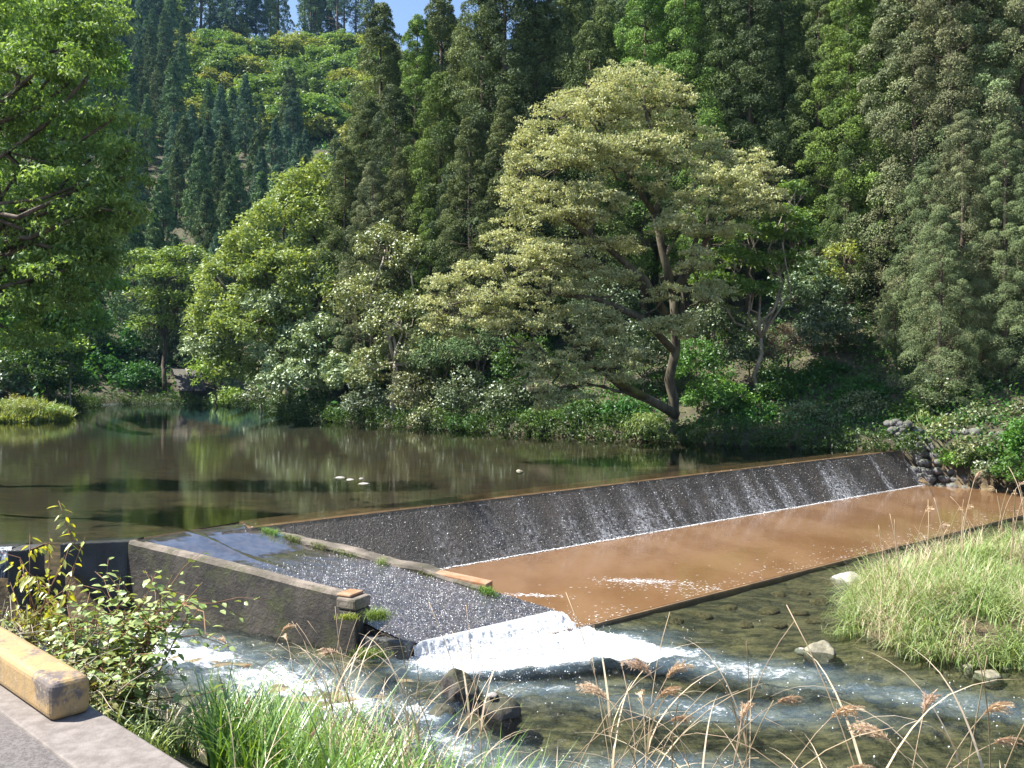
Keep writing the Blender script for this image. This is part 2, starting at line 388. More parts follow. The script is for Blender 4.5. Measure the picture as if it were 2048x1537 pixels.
# ------------------------------------------------------------------ concrete materials
def wet_concrete(name, dry, dark, streak=0.0, rough=.25, coat=.6, bscale=14, bstr=.8, bdist=.03, streak_scale=(1.2, 1.2, .12), moss=0.0, algae=None):
    m, t, out = new_mat(name); p = N(t, 'ShaderNodeBsdfPrincipled')
    base = mixc(t, ramp(t, noise(t, 1.3, 6, .65), .35, .65), dark, dry)
    base = mixc(t, math_n(t, 'MULTIPLY', ramp(t, noise(t, 1.0, 5, .6, stretch=(2.2, 2.2, .25)), .45, .65), .6), base, tuple(v * .55 for v in dark))
    if moss: base = mixc(t, math_n(t, 'MULTIPLY', ramp(t, noise(t, 2.1, 6, .7), .5, .62), moss), base, (.06, .068, .02))
    if algae: base = mixc(t, ramp(t, noise(t, .8, 4), .42, .6), base, algae)
    rgh = rough
    if streak:
        at = N(t, 'ShaderNodeAttribute', attribute_name='flow')
        f = math_n(t, 'MULTIPLY', at.outputs['Fac'], ramp(t, noise(t, 11, 8, .8, stretch=(1, 1, .55)), .42, .68))
        spk = math_n(t, 'MULTIPLY', ramp(t, noise(t, 24, 5, .85), .58, .63), .7)  # white speckle paints water glints into the face colour
        base = mixc(t, math_n(t, 'MULTIPLY', spk, ramp(t, noise(t, 1.1, 4, .6), .4, .6)), base, (.62, .60, .60))
        base = mixc(t, math_n(t, 'MULTIPLY', f, streak), base, (.82, .84, .88))
    t.links.new(base, p.inputs['Base Color']); p.inputs['Roughness'].default_value = rough
    p.inputs['Specular IOR Level'].default_value = .6; p.inputs['Coat Weight'].default_value = coat; p.inputs['Coat Roughness'].default_value = .08
    b1 = bump(t, noise(t, bscale, 7, .7), bstr, bdist); b2 = bump(t, noise(t, bscale * 2.6, 4, .7), bstr, bdist * .5, b1)
    t.links.new(b2, p.inputs['Normal']); t.links.new(b2, p.inputs['Coat Normal']); t.links.new(p.outputs[0], out.inputs[0]); return m
M['weir_face'] = wet_concrete('wet_weir_concrete', (.042, .030, .021), (.014, .011, .008), streak=.85, rough=.45, coat=.0, bscale=16, bstr=1.0, bdist=.05)
M['crest'] = wet_concrete('crest_concrete', (.30, .19, .10), (.17, .11, .065), rough=.4, coat=.4, bscale=9, bstr=.5)
M['wall'] = wet_concrete('stained_shade_concrete', (.075, .064, .052), (.018, .016, .013), rough=.75, coat=.0, bscale=8, moss=.55)  # stains and moss; the dark tone also paints the side wall's shade
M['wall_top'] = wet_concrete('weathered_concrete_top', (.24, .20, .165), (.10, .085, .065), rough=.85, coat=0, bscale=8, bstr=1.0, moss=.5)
M['dark_wall'] = wet_concrete('damp_dark_concrete', (.07, .075, .085), (.03, .03, .035), rough=.6, coat=.2, bscale=8, moss=.3)
M['orange'] = simple('rust_stained_concrete', (.30, .14, .065), (.36, .24, .16), 4, rough=.8)
# apron: ochre slab under a film of water
m, t, out = new_mat('apron_ochre'); p = N(t, 'ShaderNodeBsdfPrincipled')
b0 = mixc(t, ramp(t, noise(t, .7, 5, .6, stretch=(1, .5, 1), rot=(0, 0, R(-39))), .35, .65), (.160, .082, .034), (.215, .122, .060))
b0 = mixc(t, math_n(t, 'MULTIPLY', ramp(t, noise(t, 22, 5, .7), .45, .7), .35), b0, (.12, .065, .03))
t.links.new(b0, p.inputs['Base Color']); p.inputs['Roughness'].default_value = .6
p.inputs['Specular IOR Level'].default_value = .2
p.inputs['Coat Weight'].default_value = 1.0; p.inputs['Coat Roughness'].default_value = .04; p.inputs['Coat IOR'].default_value = 1.5
bb = bump(t, noise(t, 4, 4, .6, stretch=(.5, 1.5, 1)), .12, .02); bb = bump(t, noise(t, 22, 3, .6), .12, .006, bb)
t.links.new(bb, p.inputs['Coat Normal']); t.links.new(p.outputs[0], out.inputs[0]); M['apron'] = m

# ------------------------------------------------------------------ the weir
weir = empty('concrete_weir', SN(18, -15.5, -1.2)); tag(weir, 'long dark concrete weir holding back the pool, thin water running down its sloping face', 'weir')
def local(o, par):   # keep world placement under a moved parent
    o.location = o.location - par.location; return o
# face with flow attribute
ss = np.arange(6.2, sA, .06); vv = np.linspace(0, 1, 24); SS, VV = np.meshgrid(ss, vv)
nF = -16.1 + .88 * VV; zF = -.035 - 1.19 * VV
rnd = .01 * fbm(SS * 3, VV * 5, 41)
Xf = SS * sv[0] + (nF + rnd) * nv[0]; Yf = SS * sv[1] + (nF + rnd) * nv[1]
fl = np.zeros(SS.shape)
def s_at(px):   # s on crest for photo column
    u = (px - 1024) / F; # X/Y = u ; X = s*sx + n*nx
    return (-16.1) * (u * nv[1] - nv[0]) / (sv[0] - u * sv[1])
for (px, wdt, st) in [(1110, .35, .55), (1165, .25, .8), (1190, .3, .5), (1250, .5, .8), (1297, .08, 1.3), (1322, .12, .5), (1400, .3, .5), (1430, .25, .6), (1475, .35, 1.1), (1500, .15, .9), (1535, .22, 1.0),
                      (1632, .3, 1.25), (1650, .3, .9), (1672, .5, .35), (1737, .14, 1.1), (1805, .32, 1.3), (1822, .15, .7), (960, .5, .3), (860, .4, .25), (1830, .1, .7), (1030, .4, .35), (1360, .2, .4), (1570, .3, .35)]:
    c = s_at(px); spread = .35 + .9 * VV
    fl += st * np.exp(-((SS - c - .05 * fbm(VV * 4, SS, 45)) / (wdt * spread)) ** 2) * (.25 + .75 * sstep(.0, .7, VV))
fl += .45 * sstep(.965, 1.0, VV) + .12 * VV * vnoise(SS * 1.2, VV, 46)
fl *= (.6 + .8 * vnoise(SS * 7, VV * 1.5, 47))
face = obj('face', grid_mesh('weir_face', Xf, Yf, zF + 0 * rnd, M['weir_face'], {'flow': np.clip(fl, 0, 1)}), weir); local(face, weir)
def prism(name, ring_xy, z0, z1, mat, parent=None, bev=0.0):
    k = len(ring_xy); zt = z1 if hasattr(z1, '__len__') else [z1] * k
    a = sum(ring_xy[i][0] * ring_xy[(i + 1) % k][1] - ring_xy[(i + 1) % k][0] * ring_xy[i][1] for i in range(k))
    if a < 0: ring_xy = ring_xy[::-1]; zt = list(zt)[::-1]
    v = [(x, y, z0) for x, y in ring_xy] + [(x, y, z) for (x, y), z in zip(ring_xy, zt)]
    f = [tuple(range(k))[::-1], tuple(range(k, 2 * k))] + [(i, (i + 1) % k, (i + 1) % k + k, i + k) for i in range(k)]
    o = mk(name, v, f, mat, parent)
    if bev:
        b = o.modifiers.new('b', 'BEVEL'); b.width = bev; b.segments = 2; b.limit_method = 'ANGLE'
    return o
def sn2(s, n): return tuple(SN(s, n)[:2])
cr = prism('crest', [sn2(6.9, -17.0), sn2(sA, -17.0), sn2(sA, -16.1), sn2(6.75, -16.1)], -1.5, -.035, M['crest'], weir); local(cr, weir)
# apron slab (ochre), its outer edge steps down to the river
apron = empty('apron', SN(18, -13, -1.2)); tag(apron, 'flat ochre-brown concrete apron under a film of water at the weir foot', 'apron')
ap = [sn2(9.6, -15.35), sn2(33.6, -15.35), sn2(36.5, -10.45), sn2(9.3, -10.45)]
a1 = prism('slab', ap, -1.75, -1.2, M['apron'], apron); local(a1, apron)
# apron lip of dark wet concrete standing a touch proud of the slab side
a2 = prism('edge', [sn2(9.9, -10.452), sn2(36.5, -10.452), sn2(36.5, -10.40), sn2(9.9, -10.40)], -1.75, -1.206, M['crest'], apron); local(a2, apron)
# waterline foam where the face meets the apron
fv = []; ft = []
base = []
for s in np.arange(9.3, sA + .3, .02):
    w = .02 + .05 * float(vnoise(s * 2.2, 1, 51)) + .06 * max(0, float(fl[-2, min(len(ss) - 1, int(max(0, (s - 6.2)) / .06))]) - .4)
    for k in range(2):
        q = SN(s + random.uniform(-.02, .02), -15.22 + random.uniform(-.02, w), -1.194 + random.uniform(0, .015)); base.append(q)
base = np.array(base); n_ = len(base)
V = leaf_quads(base, np.c_[RNG.normal(size=(n_, 2)), RNG.uniform(-.1, .1, n_)], np.tile([0, 0, 1.], (n_, 1)), RNG.uniform(.03, .07, n_), RNG.uniform(.02, .04, n_))
m, t, out = new_mat('froth_glint_white'); p = N(t, 'ShaderNodeBsdfPrincipled'); p.inputs['Base Color'].default_value = (.85, .87, .9, 1); p.inputs['Roughness'].default_value = .4
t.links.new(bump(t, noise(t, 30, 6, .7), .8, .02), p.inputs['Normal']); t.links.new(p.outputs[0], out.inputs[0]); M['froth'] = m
o = obj('froth_line', quad_mesh('froth_line', V, M['froth'])); tag(o, 'thin white line of froth along the foot of the long weir face', 'froth', kind='stuff')

pts_ = []  # white patches painted for bright reflections, plus foam bits near the lip
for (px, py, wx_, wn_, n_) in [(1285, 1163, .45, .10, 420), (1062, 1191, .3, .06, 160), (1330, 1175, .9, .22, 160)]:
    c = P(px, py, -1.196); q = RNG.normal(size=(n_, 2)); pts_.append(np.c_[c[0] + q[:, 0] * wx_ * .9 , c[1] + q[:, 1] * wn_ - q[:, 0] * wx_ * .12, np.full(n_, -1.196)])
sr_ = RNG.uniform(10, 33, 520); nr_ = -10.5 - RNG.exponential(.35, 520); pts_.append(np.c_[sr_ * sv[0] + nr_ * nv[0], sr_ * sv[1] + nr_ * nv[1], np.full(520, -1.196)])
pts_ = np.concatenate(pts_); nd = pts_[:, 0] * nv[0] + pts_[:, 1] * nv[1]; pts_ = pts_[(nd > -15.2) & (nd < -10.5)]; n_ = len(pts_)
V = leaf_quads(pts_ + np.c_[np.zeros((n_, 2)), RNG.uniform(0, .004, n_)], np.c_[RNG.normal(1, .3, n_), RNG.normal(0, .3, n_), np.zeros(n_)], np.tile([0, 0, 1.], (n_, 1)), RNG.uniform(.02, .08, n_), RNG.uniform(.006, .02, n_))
o = obj('foam_reflection_flecks', quad_mesh('foam_reflection_flecks', V, M['froth'])); tag(o, 'white flecks of foam and painted reflections on the ochre apron', 'foam', kind='stuff')

# ------------------------------------------------------------------ the chute beside the weir
def chute_z(tt): return -.02 - .20 * sstep(0, .3, tt) - .22 * tt - (abs(TZ) - .44) * tt ** 1.9
chute = empty('spillway_chute', (-3, 14.5, -1.3)); tag(chute, 'sloping spillway chute of the weir pouring white water into the river', 'spillway')
uu = np.linspace(0, 1, 70); tt = np.linspace(-.0, 1, 150); UU, TT = np.meshgrid(uu, tt)
A_ = PA + np.array([-.0, 0]); B_ = PB
Lx = A_[0] + (TC[0] - A_[0]) * TT; Ly = A_[1] + (TC[1] - A_[1]) * TT
Rx = B_[0] + (TD[0] - B_[0]) * TT; Ry = B_[1] + (TD[1] - B_[1]) * TT
CX = Lx + (Rx - Lx) * UU; CY = Ly + (Ry - Ly) * UU
rough = sstep(.28, .6, TT)
CZ = chute_z(TT) + (.004 + .012 * rough) * fbm(CX * 6, CY * 6, 61, 3) + .012 * np.exp(-((UU - .45 + .25 * TT) / .03) ** 2) * (1 - sstep(.35, .5, TT))
m, t, out = new_mat('chute_water'); p = N(t, 'ShaderNodeBsdfPrincipled')
at = N(t, 'ShaderNodeAttribute', attribute_name='rough')
b0 = mixc(t, ramp(t, noise(t, 7, 6, .7), .35, .65), (.03, .026, .027), (.08, .068, .065))
b0 = mixc(t, math_n(t, 'MULTIPLY', at.outputs['Fac'], ramp(t, noise(t, 34, 5, .75), .54, .64)), b0, (.40, .38, .42))  # pale specks put sun sparkle into the colour of the rough water
t.links.new(b0, p.inputs['Base Color']); p.inputs['Roughness'].default_value = .08; p.inputs['IOR'].default_value = 2.0
p.inputs['Coat Weight'].default_value = 1.0; p.inputs['Coat IOR'].default_value = 1.7; p.inputs['Coat Roughness'].default_value = .03
bn = N(t, 'ShaderNodeBump'); bn.inputs['Distance'].default_value = .03; t.links.new(noise(t, 14, 4, .7), bn.inputs['Height']); t.links.new(math_n(t, 'ADD', math_n(t, 'MULTIPLY', at.outputs['Fac'], .9), .04), bn.inputs['Strength'])
t.links.new(bn.outputs[0], p.inputs['Normal']); t.links.new(bn.outputs[0], p.inputs['Coat Normal']); t.links.new(p.outputs[0], out.inputs[0]); M['chute'] = m
cw = obj('water_sheet', grid_mesh('chute_water', CX, CY, CZ, m, {'rough': rough}), chute); local(cw, chute)
# concrete body under the sheet
k = 12; bl = [(A_ + (TC - A_) * i / k) for i in range(k + 1)]; br = [(B_ + (TD - B_) * i / k) for i in range(k + 1)]
bv = []; bf = []
for i in range(k + 1):
    z = float(chute_z(i / k)) - .03
    for pnt in (bl[i], br[i]): bv += [(pnt[0], pnt[1], z), (pnt[0], pnt[1], -1.9)]
for i in range(k):
    b = i * 4
    bf += [(b, b + 4, b + 6, b + 2), (b, b + 1, b + 5, b + 4), (b + 2, b + 6, b + 7, b + 3)]
bf += [(k * 4, k * 4 + 1, k * 4 + 3, k * 4 + 2), (0, 2, 3, 1)]
cb = mk('body', bv, bf, M['weir_face'], chute); local(cb, chute)
# side walls, each a rough-topped strip
def strip_wall(name, a, b, wdt, ztop0, ztop1, zbot, mat, topmat, seg=26, batter=.12, seed=1, side=1, jag=.03):
    """wall from a to b; top edge falls ztop0->ztop1; 'side' is the outer side"""
    a = np.array(a); b = np.array(b); d = (b - a) / np.linalg.norm(b - a); nrm_ = np.array([d[1], -d[0]]) * side
    v = []; f = []
    for i in range(seg + 1):
        t_ = i / seg; c = a + (b - a) * t_; z = ztop0 + (ztop1 - ztop0) * t_ + jag * float(fbm(t_ * 9, seed, seed, 3))
        wd = wdt * (1 + .15 * float(fbm(t_ * 7, seed + 5, seed)))
        o0 = c + nrm_ * wd * .5; i0 = c - nrm_ * wd * .5; ob = c + nrm_ * (wd * .5 + batter); ib = c - nrm_ * (wd * .5 + .02)
        v += [(*ob, zbot), (*(o0 + nrm_ * .02), z - .06), (*(o0 - nrm_ * .02), z), (*(i0 + nrm_ * .02), z + .005), (*i0, z - .04), (*ib, zbot)]
    for i in range(seg):
        for j in range(5):
            q = (i * 6 + j, i * 6 + j + 1, (i + 1) * 6 + j + 1, (i + 1) * 6 + j); f.append(q if side > 0 else q[::-1])
    f.append(tuple(range(6))); f.append(tuple(seg * 6 + j for j in range(6))[::-1])
    o = mk(name, v, f, mat)
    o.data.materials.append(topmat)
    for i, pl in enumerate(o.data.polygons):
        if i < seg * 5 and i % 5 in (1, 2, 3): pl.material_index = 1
    return o
dl = (TC - A_) / np.linalg.norm(TC - A_)
wend = A_ + (TC - A_) * .80
lw = strip_wall('chute_side_wall', A_ - dl * .05, wend, .16, -.015, -.40, -1.9, M['wall'], M['wall_top'], side=1, seed=3, jag=.025)
tag(lw, 'stained concrete side wall of the chute, its shade-darkened mossy flank facing the churning channel', 'wall')
pil = np.array(wend) + dl * .12
px_ = np.array([dl[1], -dl[0]])
def rot_box(c, hx, hy, ax): 
    ay = np.array([-ax[1], ax[0]]); return [tuple(np.array(c) + ax * sx_ * hx + ay * sy_ * hy) for sx_, sy_ in ((-1, -1), (1, -1), (1, 1), (-1, 1))]
pier = empty('end_pier', (*pil, -1.3)); tag(pier, 'mossy weathered concrete pier ending the chute side wall, orange stain on its top', 'pier')
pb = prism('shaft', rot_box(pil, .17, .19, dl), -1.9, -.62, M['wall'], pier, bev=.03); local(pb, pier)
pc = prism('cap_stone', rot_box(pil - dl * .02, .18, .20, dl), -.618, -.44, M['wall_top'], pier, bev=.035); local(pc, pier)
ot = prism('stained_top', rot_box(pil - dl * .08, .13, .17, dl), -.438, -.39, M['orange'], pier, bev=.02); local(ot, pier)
sill = prism('toe_sill', [tuple(pil + dl * .17 + px_ * .12), tuple(TC + px_ * .12), tuple(TC - px_ * .10), tuple(pil + dl * .17 - px_ * .10)], -1.9, TZ + .03, M['dark_wall'], None, bev=.02)
tag(sill, 'low dark block beyond the mossy pier at the foot of the chute', 'sill')
dr = (TD - B_) / np.linalg.norm(TD - B_)
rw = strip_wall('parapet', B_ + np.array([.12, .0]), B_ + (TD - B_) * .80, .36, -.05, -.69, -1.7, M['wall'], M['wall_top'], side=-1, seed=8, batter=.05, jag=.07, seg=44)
tag(rw, 'low rough parapet with moss and grass tufts between the chute and the weir face', 'parapet')
pe = B_ + (TD - B_) * .80
rs = prism('rust_cap', rot_box(pe - dr * .75, .85, .13, dr), -.95, [-.50, -.665, -.665, -.50], M['orange'], None, bev=.015)
tag(rs, 'rust-orange capping on the low end of the mossy parapet', 'capping')
# left end: head wall, recess and gate pier under the shrub
hw = empty('intake_wall', (-8.5, 15, -1.3)); tag(hw, 'dark intake wall with a recess left of the chute, half behind the leafy shrub', 'wall')
o = prism('recessed_panel', [tuple(A_ + [-.02, -.02]), tuple(PL0), tuple(PL0 + [.05, .35]), tuple(A_ + [0, .4])], -1.9, -.03, M['dark_wall'], hw, bev=.02); local(o, hw)
o = prism('gate_pier', [(-8.32, 14.62), (-8.02, 14.70), (-8.0, 15.2), (-8.35, 15.15)], -1.9, -.02, M['dark_wall'], hw, bev=.02); local(o, hw)
o = prism('sill_wall', [(-8.37, 15.05), (-8.37, 15.5), (-12, 14.75), (-12, 14.25)], -1.9, -.03, M['dark_wall'], hw, bev=.02); local(o, hw)
# two curved falls of water there
def fall(name, a, b, z0, z1, out_, mat, label):
    a = np.array(a); b = np.array(b); d = (b - a); nrm_ = np.array([d[1], -d[0]]); nrm_ /= np.linalg.norm(nrm_)
    uu_, vv_ = np.meshgrid(np.linspace(0, 1, 30), np.linspace(0, 1, 50))
    x = a[0] + d[0] * uu_ + nrm_[0] * (.05 + out_ * vv_ ** .6); y = a[1] + d[1] * uu_ + nrm_[1] * (.05 + out_ * vv_ ** .6)
    z = z0 + (z1 - z0) * vv_ ** 1.7 
    o_ = obj(name, grid_mesh(name, x + .02 * fbm(uu_ * 9, vv_ * 2, 71), y, z, mat)); tag(o_, label, 'waterfall'); return o_
m, t, out = new_mat('falling_water'); p = N(t, 'ShaderNodeBsdfPrincipled')
t.links.new(mixc(t, ramp(t, noise(t, 7, 6, .7, stretch=(1.6, 1.6, .2)), .45, .65), (.05, .06, .08), (.75, .80, .88)), p.inputs['Base Color'])
p.inputs['Roughness'].default_value = .15; p.inputs['Coat Weight'].default_value = .5
t.links.new(bump(t, noise(t, 12, 5, .7, stretch=(1.5, 1.5, .25)), .6, .03), p.inputs['Normal']); t.links.new(p.outputs[0], out.inputs[0]); M['fall'] = m
fall('waterfall', (-9.9, 14.55), (-8.42, 14.98), -.01, -1.3, .35, m, 'smooth sheet of water falling over the left end of the intake wall')

# plunging foam at the foot of the chute
uu = np.linspace(0, 1, 170); vv = np.linspace(0, 1, 110); UU, VV = np.meshgrid(uu, vv)
E0 = TC + (TC - TD) * .0; E1 = TD + (TD - TC) * .05
outw = np.array([.632, -.775])
reach = .35 + 1.15 * np.sin(np.clip(UU, 0, 1) * math.pi * .62) ** 1.0
reach = reach * (1 + .18 * fbm(UU * 7, 0 * UU, 83))
FX = E0[0] + (E1[0] - E0[0]) * UU + outw[0] * VV * reach + .45 * VV ** 1.5 * sv[0] * UU
FY = E0[1] + (E1[1] - E0[1]) * UU + outw[1] * VV * reach + .45 * VV ** 1.5 * sv[1] * UU
prof = TZ + .01 - (abs(-1.3 - TZ) - .02) * sstep(0, .35, VV) + .09 * np.exp(-((VV - .5) / .22) ** 2)
edge = sstep(0, .06, UU) * sstep(1, .92, UU)
FZ = prof + (.05 * fbm(FX * 5, FY * 5, 85, 3) + .06 * fbm(FX * 15, FY * 15, 86, 3)) * sstep(0, .12, VV) - .08 * sstep(.75, 1, VV) - .05 * (1 - edge)
m, t, out = new_mat('white_water'); p = N(t, 'ShaderNodeBsdfPrincipled'); p.inputs['Base Color'].default_value = (.78, .81, .85, 1); p.inputs['Roughness'].default_value = .5
p.inputs['Subsurface Weight'].default_value = .0
t.links.new(bump(t, noise(t, 16, 9, .85), 1.0, .08), p.inputs['Normal']); t.links.new(p.outputs[0], out.inputs[0])
fo = obj('foam', grid_mesh('foam', FX, FY, FZ, m)); tag(fo, 'bright white foam boiling where the chute plunges into the river', 'foam', kind='stuff')
# flying droplets
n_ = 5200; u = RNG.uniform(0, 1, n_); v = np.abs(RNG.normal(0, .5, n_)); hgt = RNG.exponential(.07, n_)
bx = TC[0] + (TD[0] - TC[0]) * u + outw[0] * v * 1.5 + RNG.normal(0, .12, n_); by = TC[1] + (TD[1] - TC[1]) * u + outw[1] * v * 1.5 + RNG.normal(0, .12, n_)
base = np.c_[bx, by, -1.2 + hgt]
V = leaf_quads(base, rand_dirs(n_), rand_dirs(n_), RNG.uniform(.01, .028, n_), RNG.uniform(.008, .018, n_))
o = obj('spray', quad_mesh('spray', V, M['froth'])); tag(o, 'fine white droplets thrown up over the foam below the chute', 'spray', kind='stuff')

# white flecks painted as sun glints on the current, the chute and the weir face
def glint_quads(name, pts, size, label):
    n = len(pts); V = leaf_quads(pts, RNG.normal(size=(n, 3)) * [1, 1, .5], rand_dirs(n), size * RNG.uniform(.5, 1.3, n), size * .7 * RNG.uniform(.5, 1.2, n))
    o_ = obj(name, quad_mesh(name, V, M['froth'])); tag(o_, label, 'painted_glints', kind='stuff')
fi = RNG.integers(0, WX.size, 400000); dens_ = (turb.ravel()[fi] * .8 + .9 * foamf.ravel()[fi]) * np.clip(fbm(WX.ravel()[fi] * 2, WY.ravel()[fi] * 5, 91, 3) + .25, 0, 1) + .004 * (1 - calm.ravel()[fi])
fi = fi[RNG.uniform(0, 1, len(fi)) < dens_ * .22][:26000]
glint_quads('painted_glints', np.c_[WX.ravel()[fi], WY.ravel()[fi], WZ.ravel()[fi] + .004] + RNG.normal(0, .02, (len(fi), 3)) * [1, 1, .15], .022, 'small white flecks painted as sun glints on the fast river water')
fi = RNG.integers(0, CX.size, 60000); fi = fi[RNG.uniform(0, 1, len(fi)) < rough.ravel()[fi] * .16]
glint_quads('painted_glints', np.c_[CX.ravel()[fi], CY.ravel()[fi], CZ.ravel()[fi] + .006] + RNG.normal(0, .03, (len(fi), 3)) * [1, 1, .1], .020, 'white flecks painted as sun glints over the lower chute')
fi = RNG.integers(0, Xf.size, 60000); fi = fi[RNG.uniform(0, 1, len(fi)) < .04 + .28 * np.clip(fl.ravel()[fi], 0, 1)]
glint_quads('painted_glints', np.c_[Xf.ravel()[fi], Yf.ravel()[fi], zF.ravel()[fi]] + np.array([nv[0] * .02, nv[1] * .02, .02]) + RNG.normal(0, .02, (len(fi), 3)) * [1, 1, .3], .022, 'bright flecks painted as sun glints down the weir face')

# ------------------------------------------------------------------ rocks
def rock_mesh(name, mat, sx, sy, sz, seed, sub=4, flat=.0, jag=.28):
    import bmesh
    bm = bmesh.new(); bmesh.ops.create_icosphere(bm, subdivisions=sub, radius=1)
    co = np.array([v.co[:] for v in bm.verts])
    for k in range(4):   # a few planar facets
        rr = np.random.default_rng(seed * 10 + k); d = rr.normal(size=3); d /= np.linalg.norm(d); lim = rr.uniform(.62, .88)
        q = co @ d; co = co - np.maximum(q - lim, 0)[:, None] * d * .85
    f1 = fbm(co[:, 0] * 1.4 + co[:, 2] * .7, co[:, 1] * 1.4 - co[:, 2] * .6, seed, 3); f2 = fbm(co[:, 0] * 5 + co[:, 2] * 3, co[:, 1] * 5 + co[:, 2] * 2, seed + 3, 3)
    co = co * (1 + jag * f1 + .07 * f2)[:, None]; co *= [sx, sy, sz]
    for v, c in zip(bm.verts, co): v.co = c
    me = bpy.data.meshes.new(name); bm.to_mesh(me); bm.free(); me.polygons.foreach_set('use_smooth', [True] * len(me.polygons)); me.materials.append(mat); return me
def mossy(name, a, b, mosscol, amount=.6, wetline=None):
    m, t, out = new_mat(name); p = N(t, 'ShaderNodeBsdfPrincipled')
    c = mixc(t, ramp(t, noise(t, 5, 7, .65), .35, .65), a, b)
    g_ = N(t, 'ShaderNodeNewGeometry'); sp = N(t, 'ShaderNodeSeparateXYZ'); t.links.new(g_.outputs['Normal'], sp.inputs[0])
    f = math_n(t, 'MULTIPLY', ramp(t, math_n(t, 'ADD', sp.outputs['Z'], math_n(t, 'MULTIPLY', noise(t, 3, 5), 1.2)), .9, 1.3), amount)
    t.links.new(mixc(t, f, c, mosscol), p.inputs['Base Color']); p.inputs['Roughness'].default_value = .7
    t.links.new(bump(t, noise(t, 16, 7, .7), .9, .03), p.inputs['Normal']); t.links.new(p.outputs[0], out.inputs[0]); return m
M['rock_dark'] = mossy('dark_mossy_rock', (.022, .02, .02), (.085, .075, .07), (.07, .08, .02), .35)
M['rock_pale'] = mossy('pale_river_stone', (.33, .29, .28), (.50, .46, .44), (.4, .37, .34), .1)
M['rock_mid'] = mossy('grey_olive_stone', (.17, .15, .12), (.33, .30, .24), (.20, .19, .10), .4)
M['rock_bed'] = mossy('submerged_stone', (.12, .09, .05), (.38, .27, .13), (.2, .16, .09), .2)
M['rock_wall'] = mossy('wall_cobble', (.045, .045, .047), (.17, .165, .165), (.10, .11, .05), .4)
def rock(label, px, py, z, w_px, h_px, mat, seed, dep=1.0, sub=4, name='rock', group=None):
    c = P(px, py, z); Y = c[1]; sx_ = w_px / 2 / F * Y; sz_ = h_px / F * Y
    o_ = obj(name, rock_mesh(name, mat, sx_ * 1.12, sx_ * dep, sz_, seed, sub)); o_.location = (c[0], c[1] + sx_ * .3, c[2]); o_.rotation_euler = (0, 0, seed)
    tag(o_, label, 'rock', group); return o_
rock('tall dark mossy rock with a peaked top in the white water below the chute', 918, 1392, -1.28, 74, 54, M['rock_dark'], 3)
rock('squat dark boulder beside the peaked mossy rock, small plant on its right', 1003, 1432, -1.27, 74, 40, M['rock_dark'], 6)
rock('small pale stone balanced on the squat dark boulder', 985, 1392, -1.03, 20, 6, M['rock_pale'], 9, sub=3)
rock('low dark wet rock half under the rapids nearest the foreground reeds', 880, 1436, -1.29, 60, 26, M['rock_dark'], 12)
rock('smooth pale pinkish stone standing out of the calm water left of the grassy spit', 1697, 1166, -1.31, 62, 17, M['rock_pale'], 14)
rock('olive-grey flat-topped rock beside the sparkling current', 1642, 1310, -1.31, 64, 24, M['rock_mid'], 17)
rock('small pale rock touching the left side of the olive-grey rock', 1606, 1306, -1.31, 30, 9, M['rock_pale'], 18, sub=3)
rock('flat brownish stone just under the apron edge corner near the foam', 1202, 1256, -1.35, 56, 14, M['rock_mid'], 21)
rock('broad pinkish boulder at the foot of the grassy spit', 1982, 1362, -1.3, 52, 22, M['rock_mid'], 25)
rock('reddish cobble left of the broad pinkish boulder on the spit edge', 1938, 1345, -1.3, 26, 14, M['rock_mid'], 26, sub=3)
for i, (px, py, w) in enumerate([(700, 962, 18), (680, 958, 22), (727, 970, 22), (722, 960, 10)]):
    rock(['white stone breaking the pool surface, middle of a loose cluster', 'flat white stone at the left of the cluster in the pool', 'white ring-like stone nearest the weir in the pool cluster', 'tiny white stone at the back of the pool cluster'][i], px, py, -.03, w, 4, M['rock_pale'], 30 + i, sub=3)
rock('lone dark stone poking out of the brown pool beyond the weir crest', 1040, 945, -.03, 16, 6, M['rock_mid'], 36, sub=3)
# submerged stones, lying on the bed
bedm = [rock_mesh('submerged_stone', M['rock_bed'], 1, .8, .35, 60 + i, 3) for i in range(4)]
_o = 'first second third fourth fifth sixth seventh eighth ninth tenth eleventh twelfth thirteenth fourteenth fifteenth sixteenth seventeenth eighteenth nineteenth'.split()
ORD = list(_o); 
for w_, o_ in (('twenty', 'twentieth'), ('thirty', 'thirtieth'), ('forty', 'fortieth'), ('fifty', 'fiftieth'), ('sixty', 'sixtieth'), ('seventy', 'seventieth'), ('eighty', 'eightieth'), ('ninety', 'ninetieth')):
    ORD += [o_] + [w_ + '-' + q for q in _o[:9]]
sub = [(1575, 1163, 30), (1660, 1185, 40), (1750, 1201, 46), (1500, 1201, 36), (1560, 1208, 36), (1606, 1203, 30), (1640, 1222, 42), (1700, 1222, 36), (1430, 1216, 28), (1460, 1235, 38), (1540, 1240, 44), (1600, 1245, 36), (1400, 1250, 46), (1350, 1262, 40),
       (1490, 1262, 40), (1560, 1268, 30), (1630, 1262, 34), (1690, 1250, 34), (1300, 1255, 34), (1720, 1245, 24), (1440, 1190, 24), (1660, 1160, 34)]
for i, (px, py, w) in enumerate(sorted(sub)):
    c = P(px, py, -1.52); s_ = w / 2 / F * c[1]
    o_ = obj('submerged_stone', bedm[i % 4]); o_.location = (c[0], c[1], min(hz(c[0], c[1]) + .02, -1.36)); o_.scale = (s_ * 1.1, s_ * 1.1, .22 * min(1, s_ / .2)); o_.rotation_euler = (0, 0, i * 1.3)
    tag(o_, 'brown stone seen through clear shallow water, %s from the left between apron and spit' % ORD[i], 'stone', 'stones under the shallow water')
